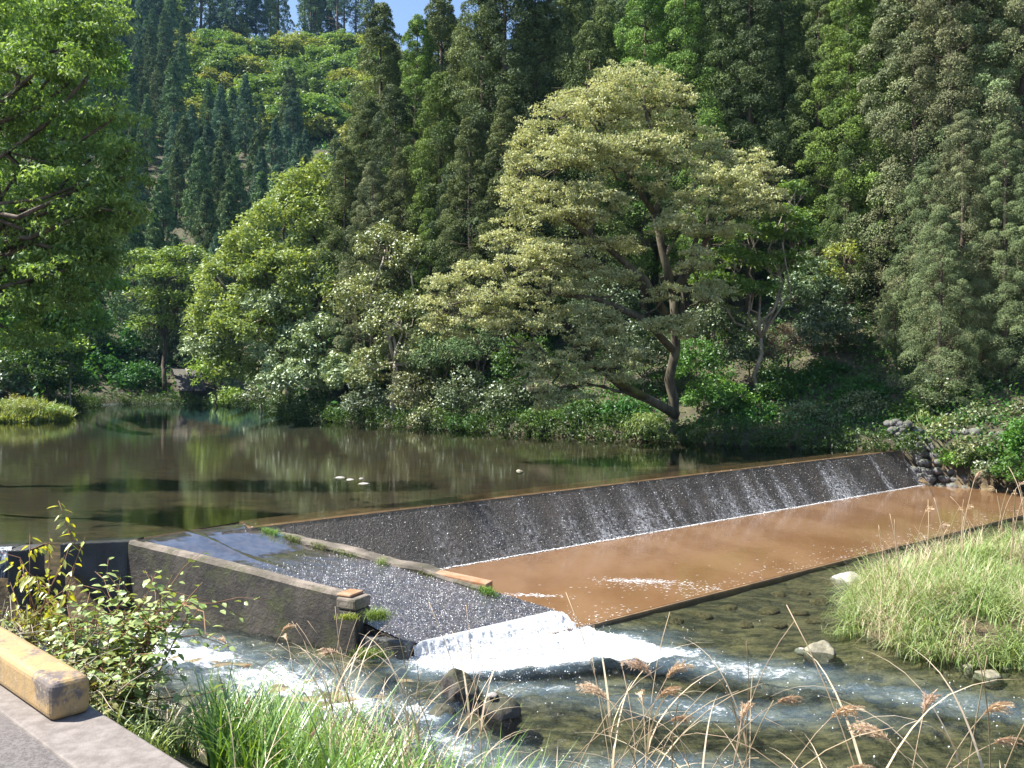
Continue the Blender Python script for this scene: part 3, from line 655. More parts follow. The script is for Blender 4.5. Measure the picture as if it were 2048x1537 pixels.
# cobbles along the spit edge and the river bed under the fast water
cm = [rock_mesh('cobble', M['rock_mid'], 1, .85, .6, 80 + i, 3) for i in range(4)]
allc = []
edge_pts = [(5.6, 13.9), (6.0, 13.0), (6.6, 12.55), (7.3, 12.25), (8.2, 12.1), (9.0, 12.0), (5.6, 15.0)]
for i in range(34):
    a_, b_ = random.choice(list(zip(edge_pts[:-1], edge_pts[1:]))); q = random.random()
    x = a_[0] + (b_[0] - a_[0]) * q + random.uniform(-.15, .2); y = a_[1] + (b_[1] - a_[1]) * q + random.uniform(-.25, .1); allc.append((x, y, random.uniform(.04, .12)))
allc.sort(key=lambda q: q[0] / q[1])
for i, (x, y, r_) in enumerate(allc):
    o_ = obj('cobble', cm[i % 4]); o_.location = (x, y, max(hz(x, y), -1.33) + r_ * .2); o_.scale = (r_,) * 3; o_.rotation_euler = (0, 0, i)
    tag(o_, 'small brown cobble on the waterline of the grassy spit, %s from the left' % ORD[i], 'cobble', 'cobbles edging the grassy spit')

# stone pitched wall at the right end of the weir
vs = []; fs = []
import bmesh
bm0 = [rock_mesh('tmp', None, 1, 1, 1, 95 + i, 2) for i in range(5)]
def add_stone(c, s3, seed, rz):
    me = bm0[seed % 5]; b = len(vs); cc, ss_ = math.cos(rz), math.sin(rz)
    for v in me.vertices:
        x, y, z = v.co.x * s3[0], v.co.y * s3[1], v.co.z * s3[2]
        vs.append((c[0] + x * cc - y * ss_, c[1] + x * ss_ + y * cc, c[2] + z))
    for p_ in me.polygons: fs.append(tuple(b + q for q in p_.vertices))
wa = np.array([14.35, 31.95]); wb = np.array([27.0, 23.9]); dw = (wb - wa) / np.linalg.norm(wb - wa); nw = np.array([-dw[1], dw[0]])
for r_ in range(8):
    z = -1.25 + r_ * .27; off = .12 * r_; x = random.uniform(0, .2)
    while x < 14:
        sz_ = random.uniform(.15, .26); c = wa + dw * x + nw * off * 1.0
        add_stone((c[0], c[1], z + random.uniform(-.04, .04)), (sz_ * 1.1, .2, sz_ * .75), random.randint(0, 9), math.atan2(dw[1], dw[0]) + random.uniform(-.2, .2)); x += sz_ * 2.05
ang = math.atan2(dw[1], dw[0])
for i in range(70):    # the stones that turn the corner up the bank
    q = random.random(); c = wa + np.array([-.25, .55]) * q * 1.8 + dw * random.uniform(-.1, .75)
    add_stone((c[0] + .1, c[1], -1.1 + q * 2.1), (.19, .19, .15), i, i)
sw = mk('stone_wall', vs, fs, M['rock_wall'], None, smooth=True); tag(sw, 'grey cobble retaining wall at the right end of the weir, bushes growing over it', 'wall')
q_ = [wa - dw * .3 + nw * .10, wb + nw * .10, wb + nw * 1.10, wa - dw * .3 + nw * 1.10, wb + nw * 2.4, wa - dw * .3 + nw * 2.4]; z_ = [-1.6, -1.6, .92, .92, -1.6, -1.6]
bk = mk('mortar', [(*a_, b_) for a_, b_ in zip(q_, z_)], [(0, 1, 2, 3), (3, 2, 4, 5), (0, 3, 5), (1, 4, 2)], M['ground'], sw)

# ------------------------------------------------------------------ conifers
def cedar_crown(name, H, Rm, base_frac, n_puff, blades, seed, mat, puff=.9, bl=.3, cone=.62):
    rg = np.random.default_rng(seed)
    tpos = ((np.arange(n_puff) + rg.uniform(0, 1, n_puff)) / n_puff) ** .9; ang_ = np.arange(n_puff) * 2.39996 + rg.normal(0, .35, n_puff)
    prof = np.minimum(1, (1 - tpos) * 1.3 + .02) ** cone
    prof *= np.where(tpos < .10, .65 + tpos * 3.5, 1)
    rad = Rm * prof * (1 - .5 * rg.uniform(0, 1, n_puff) ** 1.6) * (.62 + .66 * vnoise(ang_ * 1.3 % 6.283, tpos * 7, seed))
    z = H * (base_frac + (1 - base_frac) * tpos)
    c = np.c_[rad * np.cos(ang_), rad * np.sin(ang_), z]
    pr = puff * rg.uniform(.6, 1.2, n_puff) * (.42 + .62 * prof)
    ci = np.repeat(np.arange(n_puff), blades); n = len(ci)
    outd = norm(np.c_[np.cos(ang_), np.sin(ang_), np.full(n_puff, .5)])
    d = norm(rg.normal(size=(n, 3)) + outd[ci] * .8 + np.array([0, 0, .35]))
    lump = 1 + .22 * fbm(d[:, 0] * 3 + ci * 1.7, d[:, 1] * 3 + d[:, 2] * 2.3, seed, 2)
    rr = pr[ci] * rg.uniform(.72, 1.0, n) * lump
    b = c[ci] + d * rr[:, None] * np.array([1, 1, .85])
    tang = np.cross(d, norm(rg.normal(size=(n, 3))))
    d2 = norm(norm(tang) * .8 + d * rg.uniform(.1, 1.1, n)[:, None] + np.array([0, 0, .15]))
    V = leaf_quads(b - d2 * bl * .4, d2, norm(d + rg.normal(size=(n, 3)) * .30), bl * rg.uniform(.55, 1.2, n), bl * .34 * rg.uniform(.7, 1.3, n), .55)
    tone = np.clip(.5 + rg.normal(0, .2, n_puff)[ci] + rg.normal(0, .2, n), 0, 1)
    return quad_mesh(name, V, mat, tone)
def cedar_trunk(name, H, r, seed, mat):
    t_ = Tubes(); rg = random.Random(seed)
    t_.add([(0, 0, -.8), (rg.uniform(-.1, .1), rg.uniform(-.1, .1), H * .35), (rg.uniform(-.15, .15), 0, H * .7), (0, 0, H * .97)], [r * 1.15, r * .85, r * .5, .03], 8)
    for i in range(46):
        z = H * rg.uniform(.12, .93); a = rg.uniform(0, 6.28); L = (1 - z / H) * 2.2 + .5
        if z < H * .3: L *= .8
        t_.add([(0, 0, z), (math.cos(a) * L * .6, math.sin(a) * L * .6, z + L * .05), (math.cos(a) * L, math.sin(a) * L, z + L * .22)], [.05, .035, .015], 4)
    return t_.mesh(name, mat)
# name: (H, Rm, base_frac, n_puff, blades, puff, blade)
CED = []
for i, (H, Rm, bf_, npf, bl_, pf, bsz) in enumerate([(20, 2.6, .20, 165, 400, .76, .135), (22, 2.5, .26, 165, 400, .73, .135), (18, 2.8, .14, 155, 400, .78, .135), (21, 2.9, .10, 180, 400, .78, .135), (19, 2.4, .32, 135, 400, .73, .135)]):
    CED.append((cedar_crown('crown', H, Rm, bf_, npf, bl_, 100 + i, M['cedar'], pf, bsz), cedar_trunk('trunk', H, .24, 200 + i, M['bark']), H))
CEDG = []
for i, (H, Rm, bf_, npf, bl_, pf, bsz) in enumerate([(20, 3.5, .04, 170, 520, .86, .135), (22, 3.4, .06, 180, 520, .84, .135), (18, 3.7, .03, 165, 520, .90, .135)]):
    CEDG.append((cedar_crown('crown', H, Rm, bf_, npf, bl_, 140 + i, M['cedar_grey'], pf, bsz), cedar_trunk('trunk', H, .24, 240 + i, M['bark']), H))
FARC = []
for i, (H, Rm, bf_, npf, bl_) in enumerate([(17, 2.6, .06, 120, 110), (18, 2.5, .08, 120, 110), (16, 2.8, .04, 120, 110), (19, 1.7, .36, 60, 70)]):
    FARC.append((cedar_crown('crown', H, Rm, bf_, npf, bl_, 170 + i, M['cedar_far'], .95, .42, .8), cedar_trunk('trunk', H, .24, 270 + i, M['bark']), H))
def tree_copy(proto, name, loc, sc, rz, color, label, cat, group):
    e = empty(name, loc, rz, (sc, sc, sc)); tag(e, label, cat, group)
    c = obj('crown', proto[0], e); c.color = (*color, 1)
    obj('trunk', proto[1], e); return e
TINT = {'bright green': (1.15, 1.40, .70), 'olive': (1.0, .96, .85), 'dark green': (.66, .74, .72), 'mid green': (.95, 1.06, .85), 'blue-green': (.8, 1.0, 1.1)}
near = []
def ok(nm, pts_, mind):
    return all((nm[0] - q[0]) ** 2 + (nm[1] - q[1]) ** 2 > mind * mind for q in pts_)
placed = []
# hand-placed front rank, photo column + depth + how high the top shows
FRONT = [(690, 54, 300, 0, 'olive'), (745, 51, 330, 1, 'olive'), (720, 57, 250, 0, 'olive'), (860, 48, 420, 0, 'bright green'), (805, 50.5, 300, 0, 'olive'), (905, 48.5, 330, 0, 'dark green'), (1180, 46, 60, 0, 'mid green'), (1010, 46, 200, 0, 'olive'), (1900, 36, 560, 1, 'mid green'), (1965, 34.5, 480, 1, 'olive'),
 # px, depth, top row, grey?, tint
    (760, 60, 15, 0, 'olive'), (835, 56, 40, 0, 'bright green'), (882, 58, -5, 0, 'olive'), (700, 63, 330, 1, 'olive'), (735, 56, 200, 0, 'olive'), (790, 53, 180, 0, 'dark green'),
    (930, 52, 60, 0, 'olive'), (965, 50, -60, 0, 'olive'), (880, 50, 150, 0, 'bright green'), (1010, 49, -120, 0, 'dark green'), (1070, 50, -60, 0, 'dark green'), (940, 47, 240, 0, 'olive'),
    (1140, 50, -60, 0, 'olive'), (1210, 48, 20, 0, 'mid green'), (1290, 47, -40, 0, 'bright green'), (1370, 46, -60, 0, 'bright green'), (1440, 46, -90, 0, 'mid green'), (1500, 45, -120, 0, 'dark green'),
    (1560, 46, -160, 0, 'dark green'), (1640, 44, -60, 0, 'mid green'), (1700, 42, -90, 0, 'bright green'), (1760, 42, -150, 0, 'bright green'), (1830, 40, -110, 1, 'olive'), (1900, 38, -160, 1, 'olive'),
    (1975, 38, -60, 1, 'mid green'), (2040, 37, -120, 1, 'olive'), (1850, 37, 330, 1, 'mid green'), (1925, 35, 230, 1, 'olive'), (2010, 34, 250, 1, 'mid green'), (1790, 38, 520, 1, 'mid green'), (2070, 33, 330, 1, 'mid green'),
    (1880, 34, 420, 1, 'mid green'), (1690, 41, 290, 0, 'mid green'), (1415, 43, 230, 0, 'bright green')]
cnt = 0
for (px, Y, top, gry, tint) in FRONT:
    X = (px - 1024) / F * Y; zb = hz(X, Y); ztop = CAMZ - (top - HZ) / F * Y
    pr = random.choice(CEDG if gry else CED); s_ = (ztop - zb) / pr[2]
    placed.append((X, Y)); near.append((px, Y, X, zb, pr, s_, tint, gry))
for yy in np.arange(44, 92, 3.6):
    for xx in np.arange(-22, 48, 3.3):
        X = xx + random.uniform(-1, 1); Y = yy + random.uniform(-1.2, 1.2)
        u = X / Y; px = 1024 + F * u
        if px < 690 or px > 2130: continue
        d = float(poly_sd(np.array([X]), np.array([Y]), WATER)[0])
        if d < 5 or not ok((X, Y), placed, 2.7): continue
        if px < 760 and Y > 60: continue
        zb = hz(X, Y); pr = random.choice(CED)
        s_ = random.uniform(.85, 1.1)
        ytop = HZ - (zb + pr[2] * s_ - CAMZ) * F / Y
        if 740 < px < 950 and ytop < 25: s_ *= .62
        if ytop < -900: continue
        placed.append((X, Y)); near.append((px, Y, X, zb, pr, s_, random.choice(['olive', 'dark green', 'mid green', 'bright green', 'dark green']), 0))
near.sort(key=lambda q: q[1]); rows = [near[i:i + 18] for i in range(0, len(near), 18)]
print('near conifers', len(near))
RN = ['front row', 'second row', 'third row', 'fourth row', 'fifth row', 'sixth row', 'seventh row', 'eighth row', 'ninth row', 'tenth row', 'eleventh row']
for ri, row in enumerate(rows):
    row.sort(key=lambda q: q[0])
    for i, (px, Y, X, zb, pr, s_, tint, gry) in enumerate(row):
        tree_copy(pr, 'cedar_tree', (X, Y, zb), s_, random.uniform(0, 6.28), TINT[tint],
                  '%s cedar across the pool, %s upslope, %s from left' % ('grey puffy ' + tint if gry else 'tall ' + tint, RN[ri], ORD[i]), 'cedar tree', 'cedars on the slope across the pool')

# far hillside
far = []
# standing right on the far ridge, sky between them
for px in (300, 330, 352, 378, 402, 440, 470, 493, 512, 541, 556, 610, 622, 640, 662, 688, 712, 735, 757, 420, 630, 675):
    Y = 222 + random.uniform(-6, 8); X = (px - 1024) / F * Y; far.append((X, Y, FARC[3] if random.random() < .6 else FARC[1], random.uniform(1.0, 1.5) * (.75 if px > 740 else 1), 'ridge'))
fp = [(q[0], q[1]) for q in far]
for yy in np.arange(78, 218, 5.0):
    for xx in np.arange(-135, -8, 4.9):
        X = xx + random.uniform(-1.6, 1.6); Y = yy + random.uniform(-1.6, 1.6); px = 1024 + F * X / Y
        if px < 60 or px > 800: continue
        if px < 150 and random.random() < .5: continue
        d = float(poly_sd(np.array([X]), np.array([Y]), WATER)[0])
        if d < 2.5 or not ok((X, Y), fp, 3.6): continue
        zb = hz(X, Y); py = HZ - (zb - CAMZ) * F / Y
        s_ = random.uniform(.7, 1.12)
        if px <= 365: s_ *= .78
        if Y < 130: s_ *= .85
        if 365 < px < 800:
            lim = (215 + 60 * random.random() if random.random() < .5 else random.uniform(120, 215)) if px < 640 else 270 + 60 * random.random()
            s_ = min(s_ * .85, (CAMZ + (HZ - lim) * Y / F - zb) / 17)
            if s_ < .38: continue      # broadleaf belt
        fp.append((X, Y)); far.append((X, Y, random.choice(FARC[:3]), s_, 'slope'))
far = sorted(far, key=lambda q: q[1]); print('far conifers', len(far))
if len(far) > 270:
    keep = sorted(random.sample(range(len(far)), 270)); far = [far[i] for i in keep]
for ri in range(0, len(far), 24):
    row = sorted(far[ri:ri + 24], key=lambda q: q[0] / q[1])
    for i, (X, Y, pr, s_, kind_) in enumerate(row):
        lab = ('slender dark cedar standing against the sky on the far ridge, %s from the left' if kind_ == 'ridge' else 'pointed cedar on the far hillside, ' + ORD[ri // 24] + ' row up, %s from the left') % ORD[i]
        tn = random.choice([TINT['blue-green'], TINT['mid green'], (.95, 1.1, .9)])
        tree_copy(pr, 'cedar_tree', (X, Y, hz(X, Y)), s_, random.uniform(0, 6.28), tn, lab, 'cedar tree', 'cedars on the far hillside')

# ------------------------------------------------------------------ broadleaf crowns
def clump_leaves(centers, radii, per, leaf, flat=.5, up=.6, seed=0, droop=0.0, tone_sd=.22, wfac=.5, shell=.5, outc=None):
    rg = np.random.default_rng(seed); k = len(centers); ci = np.repeat(np.arange(k), per); n = len(ci)
    d = norm(rg.normal(size=(n, 3))); rr = rg.uniform(shell, 1, n) ** .7
    radii = np.asarray(radii)
    b = centers[ci] + d * rr[:, None] * radii[ci][:, None] * np.array([1, 1, flat])
    nr = norm(rg.normal(size=(n, 3)) * (1 - up) + np.array([0, 0, 1.0]) * up + d * .35)
    dd = rg.normal(size=(n, 3)); dd = dd - (dd * nr).sum(1, keepdims=True) * nr; dd = norm(dd) + np.array([0, 0, -droop])
    if outc is not None:
        od = norm(centers - outc)[ci]; dd = norm(dd) + od * .4
    V = leaf_quads(b, dd, nr, leaf * rg.uniform(.6, 1.25, n), leaf * wfac * rg.uniform(.7, 1.2, n))
    tone = np.clip(.5 + rg.normal(0, tone_sd, k)[ci] + rg.normal(0, .2, n), 0, 1)
    return V, tone
def lobe_centers(c, r, n, seed, lower=-.35, noise_=.22):
    """clump centres on the shell of an ellipsoid"""
    rg = np.random.default_rng(seed); d = norm(rg.normal(size=(n * 3, 3))); d = d[d[:, 2] > lower][:n]
    q = rg.uniform(.62, 1.0, len(d)) ** .6 * (1 + noise_ * fbm(d[:, 0] * 2.2 + seed, d[:, 1] * 2.2 + d[:, 2] * 1.7, seed, 2) * 2)
    return np.asarray(c) + d * q[:, None] * np.asarray(r)
def broad(name, base, lobes, clump_r, per, leaf, mat, label, cat, group=None, flat=.55, up=.55, seed=1, trunk_r=.18, dens=1.0, barkm='bark', droop=0.0, limbs=True, color=(1, 1, 1), wfac=.5, stemname='trunk', crownname='crown', tone_sd=.22):
    base = np.asarray(base, float); e = empty(name, base); tag(e, label, cat, group)
    cs = []; rs_ = []
    for i, (c, r) in enumerate(lobes):
        c = np.asarray(c, float); r = np.asarray(r, float)
        area = (r[0] * r[1] + r[0] * r[2] + r[1] * r[2]); n = max(6, int(dens * area * 2.4 / clump_r ** 2))
        k = lobe_centers(c - base, r, n, seed * 31 + i); cs.append(k); rs_.append(np.full(len(k), clump_r) * RNG.uniform(.6, 1.2, len(k)))
    cs = np.concatenate(cs); rs_ = np.concatenate(rs_)
    V, tone = clump_leaves(cs, rs_, per, leaf, flat, up, seed, droop, wfac=wfac, tone_sd=tone_sd)
    o_ = obj(crownname, quad_mesh(crownname, V, mat, tone), e); o_.color = (*color, 1)
    t_ = Tubes(); top = np.mean([np.asarray(c) for c, r in lobes], 0) - base
    mid = np.array([top[0] * .35, top[1] * .35, max(top[2] * .5, .3)])
    t_.curve((0, 0, -.3), mid, trunk_r, trunk_r * .75, wob=.5, n=7)
    for c, r in lobes:
        c = np.asarray(c, float) - base
        pts = t_.curve(mid, c, trunk_r * .55, trunk_r * .2, wob=.8, sag=.08)
        if limbs:
            for k in range(5):
                q = rand_dirs(1)[0] * np.asarray(r) * .85; q[2] = abs(q[2]) * .6
                t_.curve(c * .85 + mid * .15, c + q, trunk_r * .22, .012, wob=.8, seg=4, n=4)
    t_.build(stemname, M[barkm], e); return e
def px_r(wpx, Y): return wpx / F * Y
def lob(px, py, Y, wpx, hpx, dr=.8):
    c = PD(px, py, Y); r = px_r(wpx, Y); return (c, (r, r * dr, px_r(hpx, Y)))

# the great pale tree leaning over the pool
Yt = 35.6
base = np.array([*P(1335, 884, .1)[:2], .1]); base[1] = 36.4; base[0] = (1335 - 1024) / F * 36.4
tree = empty('pale_tree', base); tag(tree, 'huge pale yellow-green tree with flat layered boughs spreading over the far bank', 'tree')
PADS = [(1290, 168, 120, 26, 0), (1180, 190, 100, 24, -1), (1345, 200, 60, 30, .5), (1120, 232, 85, 22, -1.5), (1230, 235, 110, 24, 0), (1330, 240, 80, 24, 1), (1070, 290, 55, 20, -1), (1160, 285, 100, 24, -2), (1270, 285, 100, 22, -1),
        (1420, 285, 70, 20, 1), (1040, 335, 50, 18, -.5), (1120, 335, 90, 22, -2.4), (1220, 330, 80, 20, -2), (1350, 318, 80, 18, 0), (1450, 320, 60, 16, .5), (1515, 335, 50, 16, 0), (1030, 380, 45, 18, 0), (1100, 385, 90, 22, -2),
        (1200, 385, 80, 20, -2.5), (1320, 365, 50, 14, -1), (1420, 358, 90, 16, -1), (1500, 372, 60, 16, 0), (1045, 430, 60, 20, -1), (1150, 435, 110, 22, -2.4), (1380, 410, 60, 16, -1.5), (1470, 405, 90, 18, -1),
        (1545, 398, 40, 12, 0), (1010, 485, 70, 18, -1), (1110, 485, 90, 20, -2), (1220, 480, 80, 18, -1), (1350, 455, 70, 16, -1.8), (1440, 445, 70, 14, -1), (960, 535, 80, 18, -1.5), (1060, 535, 90, 20, -2.4), (1160, 530, 80, 18, -1.5),
        (900, 585, 70, 18, -1.5), (990, 585, 90, 22, -2.6), (1090, 580, 90, 20, -2.6), (1170, 590, 50, 14, -1.5), (880, 625, 50, 16, -2), (960, 632, 90, 18, -2.6), (1060, 635, 80, 18, -2.2), (1140, 640, 60, 14, -1.4), (900, 655, 60, 12, -2),
        (1230, 655, 60, 16, -1.8), (1180, 690, 70, 18, -2.2), (1260, 700, 60, 16, -2), (1120, 730, 70, 16, -2.4), (1200, 735, 60, 14, -1.8), (1080, 765, 45, 14, -2.6), (1150, 770, 50, 10, -2.2),
        (1400, 530, 50, 14, -1.4), (1330, 590, 50, 12, -1.2), (1410, 600, 40, 14, -1.5), (1440, 590, 50, 18, -.8), (1370, 650, 50, 16, -1.2), (1310, 640, 50, 16, -1.6), (1060, 700, 50, 16, -2), (1240, 735, 50, 16, -2.2), (1120, 800, 50, 12, -2.4), (1190, 640, 60, 16, -2), (1000, 665, 60, 14, -2.2), (1240, 570, 60, 16, -1)]
cs = []; rs_ = []; padc = []; pd_cells = []
for i, (px, py, w, h, dy) in enumerate(PADS):
    Y = Yt + dy; c = PD(px, py, Y) - base; rx = px_r(w, Y) * .95; rz_ = px_r(h, Y) * .8; ry = max(rx * .75, .9); padc.append((c, rx))
    n = int(18 + 38 * rx * ry)
    if py > 520: n = int(n * .85)
    a = RNG.uniform(0, 6.28, n); q = RNG.uniform(0, 1, n) ** .55
    k = np.c_[np.cos(a) * q * rx, np.sin(a) * q * ry, (1 - q ** 2) * rz_ * .9 + RNG.normal(0, rz_ * .45, n) - rz_ * .3]
    kk = 3; grp = RNG.integers(0, kk, n); offs = np.c_[RNG.uniform(-.35, .35, kk) * rx, RNG.uniform(-.4, .4, kk) * ry, RNG.uniform(-.42, .42, kk)]
    k = k * np.array([.75, .75, 1]) + offs[grp]
    k[:, 2] += .16 * fbm(k[:, 0] * 1.6 + i, k[:, 1] * 1.6, 88, 2) - .10 * (k[:, 0] / rx)
    cs.append(c + k); rs_.append(RNG.uniform(.16, .38, n))
cs = np.concatenate(cs); rs_ = np.concatenate(rs_)
V, tone = clump_leaves(cs, rs_, 36, .115, .30, .35, 77, 0.0, wfac=.5, shell=.1)
o = obj('crown', quad_mesh('crown', V, M['pale'], tone), tree); print('pale tree leaves', len(V), len(cs))
tb = Tubes()
def tp(px, py, dy=0): return PD(px, py, Yt + dy) - base
st1 = [tp(1332, 890, .8), tp(1345, 850, .7), tp(1348, 800, .6), tp(1338, 760, .5), tp(1352, 700, .4), tp(1350, 640, .2), tp(1345, 585, 0)]
tb.add(st1, [.34, .26, .22, .20, .19, .17, .15], 9)
st2 = [tp(1345, 585, 0), tp(1372, 550, 0), tp(1400, 500, -.3), tp(1425, 460, -.5), tp(1470, 430, -.4), tp(1500, 400, -.3), tp(1540, 352, -.2)]; tb.add(st2, [.17, .16, .13, .11, .09, .06, .03], 7)
st3 = [tp(1345, 585, 0), tp(1325, 500, 0), tp(1310, 430, .2), tp(1325, 370, .2), tp(1310, 300, 0), tp(1290, 220, 0), tp(1285, 170, 0)]; tb.add(st3, [.18, .16, .14, .11, .09, .06, .03], 7)
st4 = [tp(1338, 640, .2), tp(1290, 560, -.2), tp(1220, 500, -.8), tp(1150, 450, -1.4), tp(1090, 410, -1.6), tp(1040, 360, -1)]; tb.add(st4, [.17, .15, .12, .09, .06, .03], 7)
st5 = [tp(1345, 700, .3), tp(1290, 640, -.6), tp(1200, 600, -1.4), tp(1100, 585, -2), tp(1000, 590, -2.2), tp(900, 610, -2)]; tb.add(st5, [.16, .14, .11, .08, .06, .03], 7)
st6 = [tp(1372, 550, 0), tp(1392, 480, .2), tp(1380, 420, .2), tp(1400, 330, .4), tp(1415, 290, .8)]; tb.add(st6, [.12, .10, .08, .05, .02], 6)
st7 = [tp(1310, 430, .2), tp(1270, 370, -.6), tp(1230, 310, -.8), tp(1180, 240, -.9), tp(1130, 225, -1.2)]; tb.add(st7, [.12, .09, .07, .04, .02], 6)
st8 = [tp(1352, 830, .5), tp(1300, 800, -.6), tp(1250, 780, -1), tp(1210, 745, -1.2), tp(1170, 725, -1.6), tp(1110, 735, -2)]; tb.add(st8, [.20, .18, .16, .14, .07, .03], 8)
nodes = st1[3:] + st2 + st3 + st4 + st5 + st6 + st7 + st8[2:]
for c, rx in padc:
    dn = [np.linalg.norm(np.array(q) - c) + (3 if q[2] > c[2] + .3 else 0) for q in nodes]; q = nodes[int(np.argmin(dn))]
    tb.curve(q, c - np.array([0, 0, .1]), .055, .03, wob=.9, sag=-.04, seg=5, n=5)
    for k in range(5):
        a = RNG.uniform(0, 6.28); e_ = c + np.array([math.cos(a) * rx * .9, math.sin(a) * rx * .7, RNG.uniform(-.1, .15)])
        tb.curve(c - np.array([0, 0, .12]), e_, .025, .008, wob=1.0, seg=4, n=4)
tb.build('trunk', M['bark_mid'], tree)
mo = Tubes(); mo.add([tp(1292, 795, -.85), tp(1250, 772, -1.22), tp(1212, 739, -1.42)], [.13, .15, .10], 8); mo.build('moss_cover', M['bark_moss'], tree)

# yellow-green broadleaf at the bend
broad('broadleaf_tree', (*PD(580, 820, 60)[:2], 1.0), [lob(640, 370, 57, 62, 50), lob(590, 440, 56, 85, 60), lob(650, 470, 55, 60, 70), lob(500, 510, 55, 65, 60), lob(570, 560, 54, 90, 80), lob(450, 570, 55, 60, 55), lob(640, 600, 53, 60, 90),
       lob(430, 640, 54, 50, 55), lob(500, 660, 53, 85, 60), lob(470, 745, 54, 50, 50), lob(600, 400, 57, 60, 55)],
      .62, 62, .26, M['yellow'], 'big yellow-green broadleaf tree bulging over the far bend of the pool', 'tree', seed=5, trunk_r=.35, flat=.6, dens=1.0, wfac=.42, color=(.85, .95, 1.1))
broad('glossy_tree', (*PD(640, 832, 55)[:2], .8), [lob(560, 700, 52.5, 55, 50), lob(640, 690, 52, 65, 60), lob(600, 760, 51.5, 80, 50), lob(540, 620, 53, 60, 40), lob(700, 760, 50, 60, 50), lob(660, 560, 53.5, 40, 60), lob(420, 700, 54.5, 45, 40)],
      .5, 60, .22, M['glossy'], 'grey-silvery glossy-leaved tree below the yellow-green tree at the bend', 'tree', seed=6, trunk_r=.25, color=(2.3, 2.2, 2.1), wfac=.5)
broad('maple_tree', (*PD(330, 780, 74)[:2], 1.2), [lob(300, 520, 74, 45, 20), lob(370, 510, 74, 50, 18), lob(335, 550, 73, 75, 22), lob(300, 590, 73, 45, 16), lob(350, 610, 73, 45, 30), lob(310, 650, 73, 40, 22)],
      .75, 50, .30, M['yellow'], 'small light-green maple in front of the dark cedars, left of the bend', 'tree', seed=7, flat=.4, up=.7, color=(.62, .74, .72), trunk_r=.2)
broad('mixed_tree', (*PD(790, 850, 47)[:2], .3), [lob(770, 500, 49, 60, 45), lob(830, 520, 48, 40, 50), lob(740, 600, 49, 70, 60), lob(800, 650, 47, 70, 60), lob(850, 720, 46, 50, 60), lob(760, 740, 47.5, 60, 60)],
      .5, 55, .18, M['glossy'], 'brownish olive tree with pale bare twigs between bend tree and pale tree', 'tree', seed=8, trunk_r=.22, color=(2.1, 1.75, 1.3), barkm='twig')
broad('green_tree', (*PD(1520, 880, 37)[:2], .4), [lob(1590, 385, 37.5, 30, 22), lob(1570, 440, 37, 60, 24), lob(1500, 470, 37.5, 50, 20), lob(1600, 470, 37, 40, 18), lob(1470, 520, 37, 60, 22), lob(1560, 530, 37, 60, 22), lob(1500, 580, 37, 60, 24), lob(1420, 560, 37.5, 40, 18)],
      .42, 45, .20, M['green'], 'fresh green tree with drooping sprays right of the pale tree', 'tree', seed=9, flat=.35, up=.6, trunk_r=.11, barkm='bark_pale', droop=.25, dens=.8)
broad('yellow_shrub', (*PD(1690, 800, 39)[:2], 1.5), [lob(1690, 515, 39.5, 35, 30), lob(1660, 560, 39.3, 30, 25)], .3, 30, .16, M['yellow'], 'sparse yellow-leaved young tree in the dark gap among bare trunks', 'tree', seed=10, dens=.5, trunk_r=.05)
